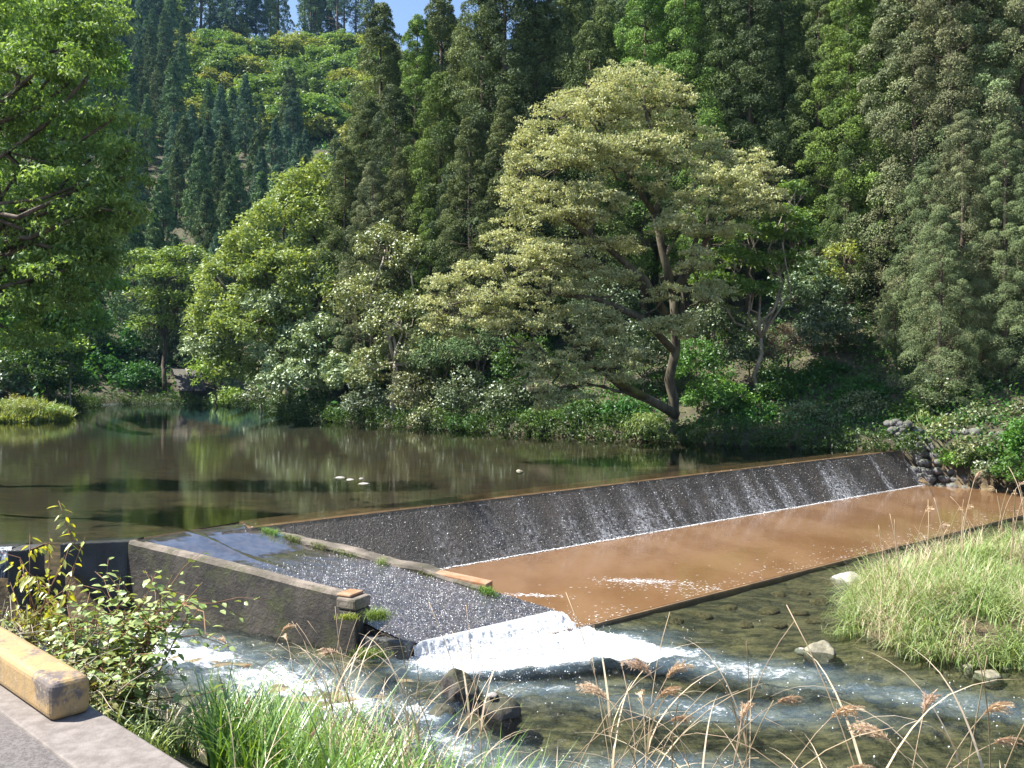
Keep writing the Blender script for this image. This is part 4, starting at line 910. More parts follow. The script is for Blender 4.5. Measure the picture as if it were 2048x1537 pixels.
# understorey, one bush each
BUSH = [  # px, py(centre), depth, half w, half h, mat, tint, label, leaf
    (50, 745, 58, 80, 50, 'green', (.5, .6, .5), 'dense dark bush on the left bank right above the islet', .24),
    (130, 765, 62, 60, 36, 'green', (.4, .55, .45), 'low dark bush on the left bank just beyond the islet tip', .24),
    (-10, 770, 57, 60, 50, 'glossy', (.9, 1.0, .8), 'dull bush cut off by the left photo edge beside the islet', .24),
    (60, 660, 64, 90, 60, 'green', (.5, .65, .5), 'tall shrub mass on the left bank filling the gap under the overhanging tree', .26),
    (160, 640, 70, 60, 60, 'green', (.35, .5, .48), 'dark shrub behind the left bank bushes, close to the maple', .28),
    (455, 790, 69, 30, 22, 'yellow', (.7, .9, .7), 'low yellow-green spray drooping to the water below the bend tree', .24),
    (520, 790, 60, 40, 30, 'glossy', (1.6, 1.6, 1.4), 'silvery bush over the water at the outside of the bend', .2),
    (580, 806, 56, 40, 26, 'glossy', (1.5, 1.6, 1.3), 'grey-green bush trailing into the pool below the silvery tree', .18),
    (640, 805, 53, 50, 32, 'glossy', (1.5, 1.5, 1.4), 'rounded grey bush at the waterline right below the silvery tree', .17),
    (700, 822, 49.5, 46, 28, 'green', (.6, .8, .6), 'low green bush on the shore between the grey bush and the dark glossy one', .16),
    (560, 740, 58, 60, 60, 'glossy', (1.9, 1.9, 1.7), 'large silvery shrub under the yellow-green tree', .2),
    (660, 740, 53, 60, 60, 'glossy', (2.0, 1.9, 1.8), 'large pale glossy shrub under the bend trees, right of its neighbour', .18),
    (860, 835, 43.6, 40, 26, 'glossy', (1.6, 1.3, 1.0), 'reddish-brown low bush on the shore left of the low pale boughs', .15),
    (940, 845, 42, 44, 20, 'green', (.45, .55, .45), 'low shadowed weeds at the waterline below the dark shore bush', .14),
    (430, 740, 66, 36, 50, 'yellow', (.8, 1, .8), 'yellow-green branch mass at the left tip of the bend above the slipway', .24),
    (745, 800, 47.5, 55, 45, 'glossy', (1.2, 1.2, 1.2), 'dark glossy bush at the waterline under the brownish tree', .16),
    (835, 790, 45.5, 50, 55, 'glossy', (1.8, 1.5, 1.2), 'brown-tinged bush left of the drooping conifer sprays', .15),
    (880, 700, 45, 55, 60, 'cedar_grey', (.9, 1.2, .9), 'soft blue-green conifer bush left below the pale tree', .2),
    (960, 690, 43.5, 55, 60, 'cedar_grey', (.8, 1.1, .8), 'soft conifer bush right under the lowest left boughs of the pale tree', .2),
    (925, 790, 43, 55, 55, 'glossy', (1.1, 1.1, .9), 'dark bush on the shore below the soft conifer bushes', .15),
    (1010, 800, 41.5, 50, 50, 'glossy', (1.1, 1.1, .9), 'dark shrub on the shore left of the low pale boughs', .15),
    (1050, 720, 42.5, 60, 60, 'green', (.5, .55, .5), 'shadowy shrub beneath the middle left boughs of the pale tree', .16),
    (1090, 835, 39.8, 45, 28, 'green', (.7, .8, .6), 'low green shrub at the waterline under the low pale boughs', .14),
    (1170, 825, 39.0, 50, 36, 'green', (.45, .6, .6), 'low dark green shrub at the waterline beneath the mossy limb', .15),
    (1250, 820, 38.4, 50, 40, 'green', (.4, .55, .55), 'dark leafy shrub behind the mossy limb', .15),
    (1285, 850, 36.2, 36, 36, 'grass_pale', (.9, .9, .8), 'pale bamboo-grass tuft at the water beside the pale tree trunk', .2),
    (1395, 862, 35.6, 22, 18, 'grass_pale', (.8, .9, .7), 'small pale fern tuft at the water right of the pale tree trunk', .14),
    (1290, 700, 39.5, 70, 70, 'glossy', (1.1, 1.2, 1.1), 'glossy dark shrub behind the pale tree trunk', .15),
    (1210, 610, 41, 70, 70, 'glossy', (.9, 1.0, .9), 'glossy dark shrub behind the middle boughs of the pale tree', .16),
    (1430, 640, 38, 60, 60, 'glossy', (1.2, 1.3, 1.1), 'glossy shrub right of the pale tree trunk', .15),
    (1400, 720, 37, 50, 60, 'green', (.6, .7, .55), 'leafy shrub low on the right of the pale tree trunk', .14),
    (1440, 790, 36.3, 65, 50, 'green', (.8, .9, .7), 'layered green shrub over the shore right of the pale tree', .14),
    (1500, 700, 38.5, 60, 70, 'glossy', (1.0, 1.1, 1.0), 'glossy evergreen shrub under the fresh green tree', .14),
    (1620, 580, 39.5, 70, 60, 'glossy', (1.3, 1.5, 1.4), 'shiny camellia-like shrub below the yellow-leaved young tree', .15),
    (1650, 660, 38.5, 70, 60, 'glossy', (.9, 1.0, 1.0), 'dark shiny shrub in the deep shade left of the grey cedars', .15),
    (1580, 690, 38, 50, 40, 'straw', (.35, .30, .28), 'tangle of dead brown twigs in the shade above the bank', .16),
    (1520, 840, 35.6, 50, 40, 'green', (.45, .6, .5), 'dark green shrub at the pool edge right of the pale tree trunk', .13),
    (1610, 840, 35, 60, 46, 'glossy', (1.5, 1.4, 1.0), 'twiggy brown-green bush drooping over the far pool edge', .12),
    (1700, 830, 34.6, 60, 50, 'glossy', (1.4, 1.4, 1.0), 'twiggy bush over the pool edge near the weir end', .12),
    (1720, 790, 36, 60, 40, 'green', (.45, .75, .55), 'bright bank shrub above the twiggy bushes near the weir end', .13),
    (1770, 850, 34.2, 46, 40, 'green', (.45, .6, .5), 'dark green shrub just before the weir end', .13),
    (1810, 820, 34, 40, 40, 'green', (.7, .8, .5), 'olive shrub above the weir end', .14),
    (1850, 840, 33.2, 36, 40, 'grass_pale', (.75, .75, .55), 'tuft of pale grass above the cobble wall corner', .2),
    (1900, 860, 32.3, 46, 40, 'glossy', (1.7, 1.6, 1.0), 'olive bush hanging over the cobble wall', .13),
    (1925, 915, 31.2, 36, 30, 'green', (1.0, 1.15, .5), 'bright yellow-green bush on the cobble wall', .13),
    (1960, 850, 32.5, 55, 55, 'glossy', (1.4, 1.3, 1.0), 'brownish bush above the cobble wall beneath the grey cedars', .13),
    (2000, 900, 30.6, 46, 46, 'green', (.5, .65, .45), 'dark green bush low on the cobble wall at the right', .13),
    (2050, 890, 30, 40, 60, 'green', (.6, .7, .45), 'green bush at the right photo edge above the river', .13),
    (1950, 905, 30.9, 40, 34, 'glossy', (1.5, 1.3, .9), 'rusty olive bush between two greener ones on the cobble wall', .12),
    (2040, 940, 29.2, 46, 30, 'green', (.5, .55, .35), 'low dark shrub trailing down the cobble wall at the right edge', .12),
    (1880, 800, 34.5, 60, 40, 'green', (.55, .7, .45), 'soft green bush on the slope above the cobble wall corner', .13),
    (1940, 800, 35.5, 60, 45, 'glossy', (1.2, 1.2, .9), 'dull bush under the grey cedars right of the wall corner', .13),
    (2060, 830, 32, 50, 60, 'glossy', (1.2, 1.1, .8), 'brown-green bush at the right photo edge higher up the bank', .13),
    (1905, 905, 31.6, 34, 22, 'green', (.4, .5, .35), 'small dark bush spilling down the middle of the cobble wall', .12),
    (1985, 945, 30.0, 36, 18, 'glossy', (1.0, 1.0, .8), 'low dull bush at the foot of the cobble wall', .12),
    (1860, 800, 34.0, 40, 50, 'glossy', (1.2, 1.1, .8), 'upright dull bush at the top of the cobble corner', .13),
    (1990, 780, 34.5, 70, 50, 'glossy', (1.0, 1.0, .8), 'shaded bush beneath the rightmost grey cedars', .14),
    (1560, 770, 37, 50, 50, 'green', (.4, .5, .4), 'shadowed shrub behind the twiggy bushes', .13),
    (1650, 750, 37.5, 60, 40, 'green', (.35, .5, .4), 'dark creeper mound on the bank in deep shade', .13),
    (90, 715, 60, 75, 65, 'green', (.7, .75, .6), 'bushy green shrub hanging over the left bank above the islet', .24),
    (20, 650, 60, 70, 110, 'green', (.55, .6, .5), 'dark green bush at the left photo edge under the overhanging tree', .24),
    (140, 690, 59.5, 35, 30, 'yellow', (.8, 1, .8), 'small sunlit yellow-green bush tip beside the left bank shrub', .24),
    (40, 600, 59, 50, 50, 'yellow', (.6, .75, .6), 'sunlit leafy sapling at the left photo edge below the overhanging tree', .24),
    (200, 745, 76, 60, 50, 'green', (.35, .5, .5), 'dark shrub on the far bank left of the steps', .3),
    (270, 760, 75, 50, 40, 'green', (.35, .5, .5), 'shaded shrub on the far bank just left of the concrete steps', .3),
    (150, 700, 78, 70, 70, 'green', (.3, .45, .45), 'large dark shrub behind the islet on the far bank', .32),
    (240, 690, 80, 60, 60, 'green', (.32, .48, .48), 'dark shrub beneath the light-green maple', .32),
    (330, 700, 80, 50, 50, 'glossy', (.7, .9, .9), 'dark glossy shrub above the concrete steps', .3),
    (400, 700, 78, 40, 60, 'glossy', (.6, .8, .8), 'dark shrub between concrete steps and the bend tree', .3),
]
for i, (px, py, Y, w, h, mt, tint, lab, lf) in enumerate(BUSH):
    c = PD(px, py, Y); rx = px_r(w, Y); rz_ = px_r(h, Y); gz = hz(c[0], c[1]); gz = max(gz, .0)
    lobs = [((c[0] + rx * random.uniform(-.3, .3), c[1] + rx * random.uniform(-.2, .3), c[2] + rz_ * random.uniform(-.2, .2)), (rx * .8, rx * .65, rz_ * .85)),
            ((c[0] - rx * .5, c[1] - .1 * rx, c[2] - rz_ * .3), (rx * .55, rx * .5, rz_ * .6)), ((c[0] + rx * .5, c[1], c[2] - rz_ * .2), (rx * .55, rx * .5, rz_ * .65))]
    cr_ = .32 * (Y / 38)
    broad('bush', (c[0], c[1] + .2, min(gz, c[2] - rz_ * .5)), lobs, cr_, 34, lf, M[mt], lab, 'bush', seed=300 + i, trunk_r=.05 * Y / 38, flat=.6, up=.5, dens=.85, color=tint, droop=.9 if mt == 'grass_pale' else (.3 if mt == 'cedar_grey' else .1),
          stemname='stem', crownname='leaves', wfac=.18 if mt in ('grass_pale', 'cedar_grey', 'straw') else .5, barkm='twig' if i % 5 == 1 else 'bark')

# ground cover on the banks and hillsides
def cover(name, n, xr, yr, leaf, dmax, seed, mat, label, color):
    rg = np.random.default_rng(seed); X = rg.uniform(*xr, n * 4); Y = rg.uniform(*yr, n * 4); u = X / Y; d = poly_sd(X, Y, WATER)
    k = (d > .15) & (d < dmax) & (u > -.64) & (u < .64) & (vnoise(X * .7, Y * .7, seed) > .25); X = X[k][:n]; Y = Y[k][:n]; Z = height(X, Y)
    m_ = len(X); b = np.c_[X, Y, Z + rg.exponential(.22, m_) * leaf * 5]
    V, tn = clump_leaves(b, np.full(m_, leaf * 1.6), 7, leaf, .7, .4, seed)
    o_ = obj(name, quad_mesh(name, V, mat, tn)); o_.color = (*color, 1); tag(o_, label, 'undergrowth', kind='stuff')
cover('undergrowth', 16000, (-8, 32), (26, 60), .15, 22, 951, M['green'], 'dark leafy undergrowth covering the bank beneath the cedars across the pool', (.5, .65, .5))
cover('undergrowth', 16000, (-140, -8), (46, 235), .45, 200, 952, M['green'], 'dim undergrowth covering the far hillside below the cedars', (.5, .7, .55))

sh = WATER[:14]; Lq = []; rg = np.random.default_rng(960)
for a_, b_ in zip(sh[:-1], sh[1:]):
    a_ = np.array(a_); b_ = np.array(b_); L_ = np.linalg.norm(b_ - a_); n_ = int(L_ * 46); q = rg.uniform(0, 1, n_)[:, None]; nrm2 = np.array([-(a_ - b_)[1], (a_ - b_)[0]]) / L_
    xy = a_ + (b_ - a_) * q + nrm2 * rg.uniform(-.9, .5, n_)[:, None]; Lq.append(np.c_[xy, .05 + rg.uniform(0, 1, n_) ** 1.6 * .8 * (.5 + vnoise(xy[:, 0] * .9, xy[:, 1] * .9, 5))])
Lq = np.concatenate(Lq); V, tn = clump_leaves(Lq, np.full(len(Lq), .16) * Lq[:, 1] / 38, 16, .12, .9, .35, 961, droop=.5)
V2 = V; o_ = obj('shore_weeds', quad_mesh('shore_weeds', V2, M['green'], tn)); o_.color = (.40, .46, .34, 1); tag(o_, 'tangled weeds trailing into the water along the far shore', 'weeds', kind='stuff')

# broadleaf belt high on the far hill
BELT = [(330, 40, 232, 34, 40), (395, 130, 205, 28, 34), (460, 125, 205, 40, 30), (520, 150, 204, 36, 26), (575, 145, 204, 40, 24), (640, 130, 206, 46, 32), (700, 110, 208, 50, 34), (745, 90, 209, 36, 30), (430, 175, 198, 40, 26), (560, 185, 196, 40, 24), (700, 175, 200, 44, 30), (650, 190, 196, 40, 22),
        (690, 235, 188, 36, 20), (620, 210, 192, 36, 20), (490, 190, 196, 30, 20), (740, 150, 204, 30, 40), (470, 55, 226, 18, 20), (505, 215, 190, 24, 16), (420, 225, 186, 30, 20), (580, 235, 184, 34, 20), (640, 255, 180, 34, 22), (730, 215, 188, 34, 30), (720, 270, 178, 30, 24), (390, 180, 196, 26, 24), (350, 90, 220, 24, 24), (540, 250, 182, 28, 20), (470, 260, 180, 28, 20)]
def hit(px, py):
    for Y in np.arange(80, 260, 1.5):
        if hz((px - 1024) / F * Y, Y) >= CAMZ - (py - HZ) * Y / F: return Y
    return 228
BELT += [(px, py, 0, random.uniform(34, 52), random.uniform(26, 40)) for px, py in [(600, 170), (450, 150), (610, 225), (690, 200), (560, 215), (520, 185), (765, 130), (755, 190), (675, 150), (725, 140), (390, 108), (425, 104), (465, 106), (505, 112), (545, 112), (590, 110), (635, 108), (680, 106), (400, 205), (385, 240), (490, 155), (640, 160)]]
for i, (px, py, Y, w, h) in enumerate(sorted(BELT)):
    Y = hit(px, py + h * 1.1); h *= 1.25; w *= 1.15
    c = PD(px, py, Y); gz = hz(c[0], Y)
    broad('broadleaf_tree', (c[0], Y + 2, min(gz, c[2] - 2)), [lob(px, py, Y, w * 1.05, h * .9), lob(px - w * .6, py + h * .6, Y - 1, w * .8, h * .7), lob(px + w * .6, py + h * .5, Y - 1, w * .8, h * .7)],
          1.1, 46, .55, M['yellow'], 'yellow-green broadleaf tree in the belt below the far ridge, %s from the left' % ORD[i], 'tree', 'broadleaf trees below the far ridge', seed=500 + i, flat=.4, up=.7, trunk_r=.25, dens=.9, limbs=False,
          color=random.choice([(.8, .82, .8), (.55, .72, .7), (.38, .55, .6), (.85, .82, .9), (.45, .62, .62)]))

# the near tree overhanging from the left
Yn = 21.0
LOB = [lob(70, 40, 21, 95, 60), lob(190, 60, 20.5, 60, 50), lob(40, 150, 20, 90, 60), lob(170, 160, 20, 60, 50), lob(200, 110, 20.5, 45, 30), lob(100, 240, 20.5, 110, 50), lob(230, 235, 20, 55, 36), lob(60, 330, 21, 90, 50), lob(180, 320, 20.5, 80, 50),
       lob(255, 300, 20, 35, 34), lob(90, 420, 20.5, 90, 50), lob(210, 420, 20, 75, 46), lob(270, 430, 20, 28, 24), lob(60, 520, 21, 90, 50), lob(160, 510, 20.5, 60, 44), lob(50, 600, 21.5, 80, 46), lob(140, 590, 21, 45, 30), lob(-60, 200, 21, 120, 200), lob(-60, 480, 22, 110, 160), lob(60, 680, 22, 60, 40), lob(130, 540, 20.3, 90, 46), lob(200, 520, 20.6, 50, 36), lob(160, 370, 20.2, 100, 40), lob(120, 100, 20.5, 100, 70), lob(250, 350, 20.3, 50, 40), lob(150, 460, 20.6, 110, 50), lob(60, -20, 21, 110, 60), lob(190, 10, 20.8, 60, 40), lob(90, 610, 21, 90, 40)]
nb = np.array([-15.5, 21.5, 1.2])
ntree = broad('overhanging_tree', nb, LOB, .40, 70, .13, M['near_leaf'], 'large leafy tree overhanging the pool from the left side of the photo', 'tree', seed=11, trunk_r=.16, flat=.34, up=.5, droop=.75, wfac=.36, dens=1.15, barkm='bark', limbs=False)
broad('overhanging_tree', (-19, 27, 1.5), [lob(20, 60, 27, 90, 70), lob(150, 130, 27, 80, 60), lob(50, 250, 27, 100, 80), lob(190, 270, 27, 55, 60), lob(60, 400, 27, 100, 90), lob(180, 440, 27, 55, 60), lob(110, 560, 27, 90, 70), lob(50, 670, 27, 90, 60), lob(150, 640, 27, 50, 40), lob(200, 560, 27, 50, 50), lob(-30, 560, 27, 110, 90)],
      .55, 70, .17, M['near_leaf'], 'darker tree standing just behind the overhanging one at the left', 'tree', seed=12, trunk_r=.25, flat=.5, up=.5, droop=.4, dens=1.2, color=(.75, .9, .9))
# islet with grass and weeds
def blades(n, xy, zf, L, Wd, lean, seed, segs=3, bend=.6, tone_lo=0, tone_hi=1, lean_dir=None):
    """curved grass blades; returns quads"""
    rg = np.random.default_rng(seed); x, y = xy; z = zf; a = rg.uniform(0, 6.283, n)
    hd = np.c_[np.cos(a), np.sin(a), np.zeros(n)]
    if lean_dir is not None: hd = norm(hd + np.array(lean_dir))
    Ls = L * rg.uniform(.45, 1.15, n); ws = Wd * rg.uniform(.6, 1.2, n); ln = lean * rg.uniform(.2, 1.2, n); bd = bend * rg.uniform(.3, 1.3, n)
    sd = norm(np.cross(hd, [0, 0, 1.0])); pts = []
    p0 = np.c_[x, y, z]; cur = p0; th = ln * .5
    pts.append(cur)
    for k in range(segs):
        dvec = hd * np.sin(th)[:, None] + np.array([0, 0, 1.0]) * np.cos(th)[:, None]
        cur = cur + dvec * (Ls / segs)[:, None]; pts.append(cur); th = th + bd
    Q = []
    for k in range(segs):
        w0 = ws * (1 - k / segs) ** .6; w1 = ws * (1 - (k + 1) / segs) ** .6 + .0005
        Q.append(np.stack([pts[k] - sd * w0[:, None] / 2, pts[k] + sd * w0[:, None] / 2, pts[k + 1] + sd * w1[:, None] / 2, pts[k + 1] - sd * w1[:, None] / 2], 1))
    tone = np.clip(rg.normal(.5, .25, n), tone_lo, tone_hi)
    return np.concatenate(Q), np.tile(tone, segs)
def scatter(poly, n, seed, clump=0, cr=.3):
    rg = np.random.default_rng(seed); p_ = np.array(poly); lo = p_.min(0); hi = p_.max(0); xs = []; 
    if clump:
        cx = rg.uniform(lo[0], hi[0], clump); cy_ = rg.uniform(lo[1], hi[1], clump)
    while sum(len(q) for q in xs) < n:
        if clump:
            i = rg.integers(0, clump, n); X = cx[i] + rg.normal(0, cr, n); Y = cy_[i] + rg.normal(0, cr, n)
        else: X = rg.uniform(lo[0], hi[0], n); Y = rg.uniform(lo[1], hi[1], n)
        d = poly_sd(X, Y, poly); k = d < 0; xs.append(np.c_[X[k], Y[k]])
    return np.concatenate(xs)[:n]
def grass_obj(name, poly, n, L, Wd, lean, seed, mat, label, clump=0, cr=.3, bend=.6, segs=3, color=(1, 1, 1), cat='grass', zmin=None):
    q = scatter(poly, n, seed, clump, cr); z = height(q[:, 0], q[:, 1])
    if zmin is not None: k = z > zmin; q = q[k]; z = z[k]
    V, tn = blades(len(q), (q[:, 0], q[:, 1]), z - .02, L * (.55 + .85 * vnoise(q[:, 0] * 1.6, q[:, 1] * 1.6, seed)), Wd, lean, seed, segs, bend)
    o_ = obj(name, quad_mesh(name, V, mat, tn)); o_.color = (*color, 1); tag(o_, label, cat, kind='stuff'); return o_
isl = [(-33, 47.6), (-26.8, 48.2), (-25.0, 50.3), (-26.5, 53.6), (-34, 54)]
grass_obj('islet_grass', isl, 6000, .75, .10, .9, 601, M['grass_pale'], 'dry and green grass covering the low islet at the left of the pool', clump=70, cr=.5, color=(1.1, 1.0, .8), zmin=-.1)
for i, (px, Y, w, h, cl) in enumerate([(20, 50, 40, 16, (1.1, 1.0, .8)), (70, 49.5, 34, 14, (1, .9, .7)), (115, 50, 26, 9, (.9, 1, .8)), (40, 52, 36, 22, (1.2, .9, .8))]):
    c = PD(px, 825 - h * .5, Y)
    broad('islet_shrub', (c[0], Y, .1), [((c[0], Y, c[2]), (px_r(w, Y), .8, px_r(h, Y)))], .35, 30, .2, M['grass_pale'], 'low tangled weed bush on the islet, %s from the left' % ORD[[0, 2, 3, 1][i]], 'bush', 'weed bushes on the islet', seed=620 + i, trunk_r=.03, color=cl, wfac=.2, stemname='stem', crownname='leaves')

# concrete steps and revetment on the far bank
st = empty('concrete_steps', (*P(385, 800, 0)[:2], 0)); tag(st, 'small concrete slipway with two pale side rails on the far bank', 'slipway')
Ys = 73.0
def bar(name, a, b, w, mat, par):
    a = np.array(a); b = np.array(b); t_ = Tubes(); t_.add([a - np.array(par.location), b - np.array(par.location)], [w, w], 4); return t_.build(name, mat, par)
a0 = PD(358, 782, Ys); a1_ = PD(412, 782, Ys); a2_ = PD(372, 740, Ys + 1.8); a3_ = PD(398, 740, Ys + 1.8); a4_ = PD(345, 738, Ys + 1.8); loc = np.array(st.location)
mk('ramp', [a0 - loc, a1_ - loc, a3_ - loc + np.array([.3, 0, 0]), a4_ - loc, a0 - loc + np.array([0, .4, -.6]), a1_ - loc + np.array([0, .4, -.6]), a3_ - loc + np.array([0, .6, -.6]), a4_ - loc + np.array([0, .6, -.6])],
   [(0, 1, 2, 3), (0, 4, 5, 1), (1, 5, 6, 2), (2, 6, 7, 3), (3, 7, 4, 0)], M['wall'], st)
bar('rail', a2_ + [0, 0, .1], PD(386, 780, Ys - .05), .09, M['wall_top'], st); bar('rail', a3_ + [0, 0, .1], PD(410, 780, Ys - .05), .09, M['wall_top'], st)
b0_ = P(360, 800, -.2); b1_ = PD(415, 800, b0_[1])
o = prism('landing', [(b0_[0], b0_[1] + 1.2), (b1_[0], b0_[1] + 1.2), (b1_[0], b0_[1] - .2), (b0_[0], b0_[1] - .2)], -.6, CAMZ - (782 - HZ) / F * 73, M['wall'], st); local(o, st)

# ------------------------------------------------------------------ grasses of the spit and foreground bank
SPIT = [(5.35, 14.2), (6.1, 12.75), (7.3, 12.25), (10.5, 11.95), (17, 12.3), (17, 23.2), (12.5, 20.4), (7.4, 17.2), (6.0, 15.8)]
grass_obj('spit_grass', SPIT, 60000, .85, .016, .75, 701, M['grass_pale'], 'lush tussocks of green grass covering the spit at the right', clump=900, cr=.16, bend=.75, segs=4)
grass_obj('spit_straw', SPIT, 14000, .95, .009, .9, 702, M['straw'], 'dead straw mixed through the grass on the spit', clump=160, cr=.2, bend=.7, segs=3, cat='straw')
BANK = [(-3.3, 7.6), (-1.9, 4.9), (-1.0, 3.6), (.6, 3.2), (4.5, 3.0), (5, 6.0), (.5, 6.8), (-1.6, 7.6)]
GB = [(-2.4, 7.0), (-1.55, 4.55), (-1.05, 3.9), (.1, 3.7), (.35, 5.2), (-.3, 6.2), (-1.4, 6.9)]
grass_obj('bank_grass', GB, 5200, .74, .014, .45, 711, M['grass'], 'bright green grass blades on the near bank beyond the concrete kerb', clump=60, cr=.2, bend=.32, segs=4)
GB3 = [(1.7, 4.9), (2.0, 3.2), (4.2, 3.2), (4.2, 5.4), (2.8, 5.2)]
grass_obj('bank_grass', GB3, 2600, .75, .016, .7, 713, M['grass'], 'bright green grass in the bottom right corner of the photo', clump=30, cr=.15, bend=.55, segs=4)
GB2 = [(.2, 5.2), (.1, 3.6), (1.9, 3.4), (1.7, 5.0)]
grass_obj('bank_grass', GB2, 1600, .75, .012, .6, 712, M['grass'], 'short green grass between the reeds at the bottom of the photo', clump=22, cr=.12, bend=.4, segs=3)
grass_obj('kerb_grass', [(-2.6, 5.6), (-1.9, 4.1), (-1.6, 4.0), (-1.9, 5.6)], 500, .25, .010, .8, 714, M['grass_pale'], 'thin pale grass beside the end of the yellow kerb block', clump=20, cr=.1, bend=.6)
# river's near edge: weeds
grass_obj('bank_straw', BANK, 1600, .55, .006, .9, 715, M['straw'], 'thin dead stalks tangled through the near bank', clump=90, cr=.2, bend=.55, segs=4, cat='straw')

# dry reeds, each its own plant
def reed_proto(seed, H, lean, plume_len, n_strand=46, curl=.9, droop=1.0, rad=1.0):
    rg = np.random.default_rng(seed); t_ = Tubes(); th = .05; p_ = np.zeros(3); pts = [p_.copy()]; k = 12; az = np.array([1, 0, 0.])
    for i in range(k):
        th += lean / k * (i / k) * 2; p_ = p_ + (az * math.sin(th) + np.array([0, .05 * math.sin(i * .9 + seed), 1]) * math.cos(th)) * H / k; pts.append(p_.copy())
    t_.add(pts, list(np.linspace(.0032 * rad, .0016 * rad, k + 1)), 5); me1 = t_.mesh('stalk', M['straw'])
    tip = pts[-1]; dirn = norm((pts[-1] - pts[-2])[None])[0]
    Q = []; tn = []
    if plume_len > 0:
        for s_ in range(n_strand):
            b = tip - dirn * plume_len * .35 * rg.uniform(0, 1); L = plume_len * rg.uniform(.5, 1.0); d = norm((dirn + rg.normal(0, .16, 3) + az * .25)[None])[0]; cur = b; m_ = 7
            for i in range(m_):
                d = norm((d + np.array([.06, 0, -.20 * droop]) * curl * .6)[None])[0]; nx = cur + d * L / m_; w = .0020 * rad
                sd = norm(np.cross(d, rg.normal(size=3))[None])[0] * w
                Q.append([cur - sd, cur + sd, nx + sd * .8, nx - sd * .8]); tn.append(rg.uniform(0, 1))
                for h_ in range(3):
                    fd = norm((d + rg.normal(0, .45, 3))[None])[0] * rg.uniform(.010, .022); sp = norm(np.cross(fd, [0.1, .9, .3])[None])[0] * .0016
                    Q.append([cur, cur + fd * .5 + sp, cur + fd, cur + fd * .5 - sp]); tn.append(rg.uniform(.2, 1))
                cur = nx
    me2 = quad_mesh('plume', np.array(Q), M['plume'], np.array(tn)) if Q else None
    me3 = []
    for l in range(3):
        Q = []; tn = []
        b = pts[rg.integers(1, 8)].copy(); a = rg.uniform(0, 6.28); hd = np.array([math.cos(a), math.sin(a), 0]); L = H * rg.uniform(.25, .5); th = rg.uniform(.2, .5); cur = b; sd = np.cross(hd, [0, 0, 1]) ; w = .006
        for i in range(9):
            d = hd * math.sin(th) + np.array([0, 0, 1]) * math.cos(th); nx = cur + d * L / 9; w1 = .006 * (1 - (i + 1) / 9.5)
            Q.append([cur - sd * w, cur + sd * w, nx + sd * w1, nx - sd * w1]); tn.append(.3 + .6 * rg.random()); cur = nx; w = w1; th += rg.uniform(.08, .24)
        me3.append(quad_mesh('leaf', np.array(Q), M['straw'], np.array(tn)))
    return me1, me2, me3
RP = [reed_proto(1, 1.5, .8, .13, 24), reed_proto(2, 1.5, .5, .12, 20), reed_proto(3, 1.5, 1.3, .12, 16), reed_proto(4, 1.5, .3, .13, 20, droop=.6), reed_proto(5, 1.5, 2.0, 0), reed_proto(6, 1.5, 1.2, 0), reed_proto(7, 1.5, .6, 0)]
RP += [reed_proto(11, 1.5, .4, .22, 20, rad=2.6), reed_proto(12, 1.5, .9, 0, rad=3.0), reed_proto(13, 1.5, .3, 0, rad=3.0), reed_proto(14, 1.5, .7, .20, 16, rad=2.6)]
def reed(pi, loc, H, rz, label, group, name='dry_reed'):
    e = empty(name, loc, rz, (H / 1.5,) * 3); tag(e, label, 'reed', group)
    obj('stalk', RP[pi][0], e)
    if RP[pi][1]: obj('plume', RP[pi][1], e)
    if 'spit' not in group:
        for lm_ in RP[pi][2]: obj('leaf', lm_, e)
# plumed ones by where their heads show: px, py(head), depth, proto, rz
HEADS = [(400, 1395, 5.2, 2, 3.0), (470, 1300, 6.2, 1, 2.6), (530, 1275, 6.3, 1, .3), (590, 1275, 6.0, 2, 2.0), (445, 1340, 6.0, 0, .5), (830, 1262, 6.4, 2, 3.0), (612, 1490, 4.2, 3, .2), (490, 1480, 4.4, 3, 1.0), (1178, 1405, 5.4, 2, .3), (1272, 1378, 5.7, 1, .2),
         (1225, 1410, 5.6, 0, .4), (1300, 1420, 5.5, 2, 1.5), (1375, 1375, 5.6, 1, 3.0), (1385, 1370, 5.7, 2, .4), (1340, 1400, 5.2, 0, 2.9), (1530, 1435, 5.0, 0, .1), (1465, 1490, 4.6, 1, 1.0), (1500, 1490, 4.6, 2, .2), (1785, 1430, 5.2, 2, .2), (1855, 1435, 5.3, 0, .2), (1830, 1480, 4.9, 1, .8), (1940, 1480, 4.8, 0, 3.0)]
HEADS.sort()
for i, (px, py, Y, pi, rz_) in enumerate(HEADS):
    top = PD(px, py, Y); g_ = hz(top[0], Y); H = max(.5, (top[2] - g_) * 1.12)
    if i >= 0: H *= .97
    reed(pi, (top[0] - .1 * H * math.cos(rz_), Y - .1 * math.sin(rz_), g_), H, rz_, 'dry tan reed with a feathery plume on the near bank, %s plume from the left' % ORD[i], 'plumed reeds on the near bank')
BARE = []
for i in range(92):
    px = random.choice([random.uniform(640, 900), random.uniform(640, 920), random.uniform(450, 800), random.uniform(680, 1100), random.uniform(1170, 1600), random.uniform(1400, 2050), random.uniform(330, 700)]); Y = random.uniform(4.6, 6.6)
    BARE.append((px, Y, random.choice([4, 5, 6, 5, 6]), random.uniform(0, 6.28), random.uniform(1270, 1440)))
BARE.sort()
for i, (px, Y, pi, rz_, py) in enumerate(BARE):
    top = PD(px, py, Y); g_ = hz(top[0], Y); H = max(.5, (top[2] - g_) * 1.15)
    reed(pi, (top[0], Y, g_), H, rz_, 'bare arching dry reed stalk on the near bank, %s from the left' % ORD[i], 'bare reeds on the near bank')
sr = []
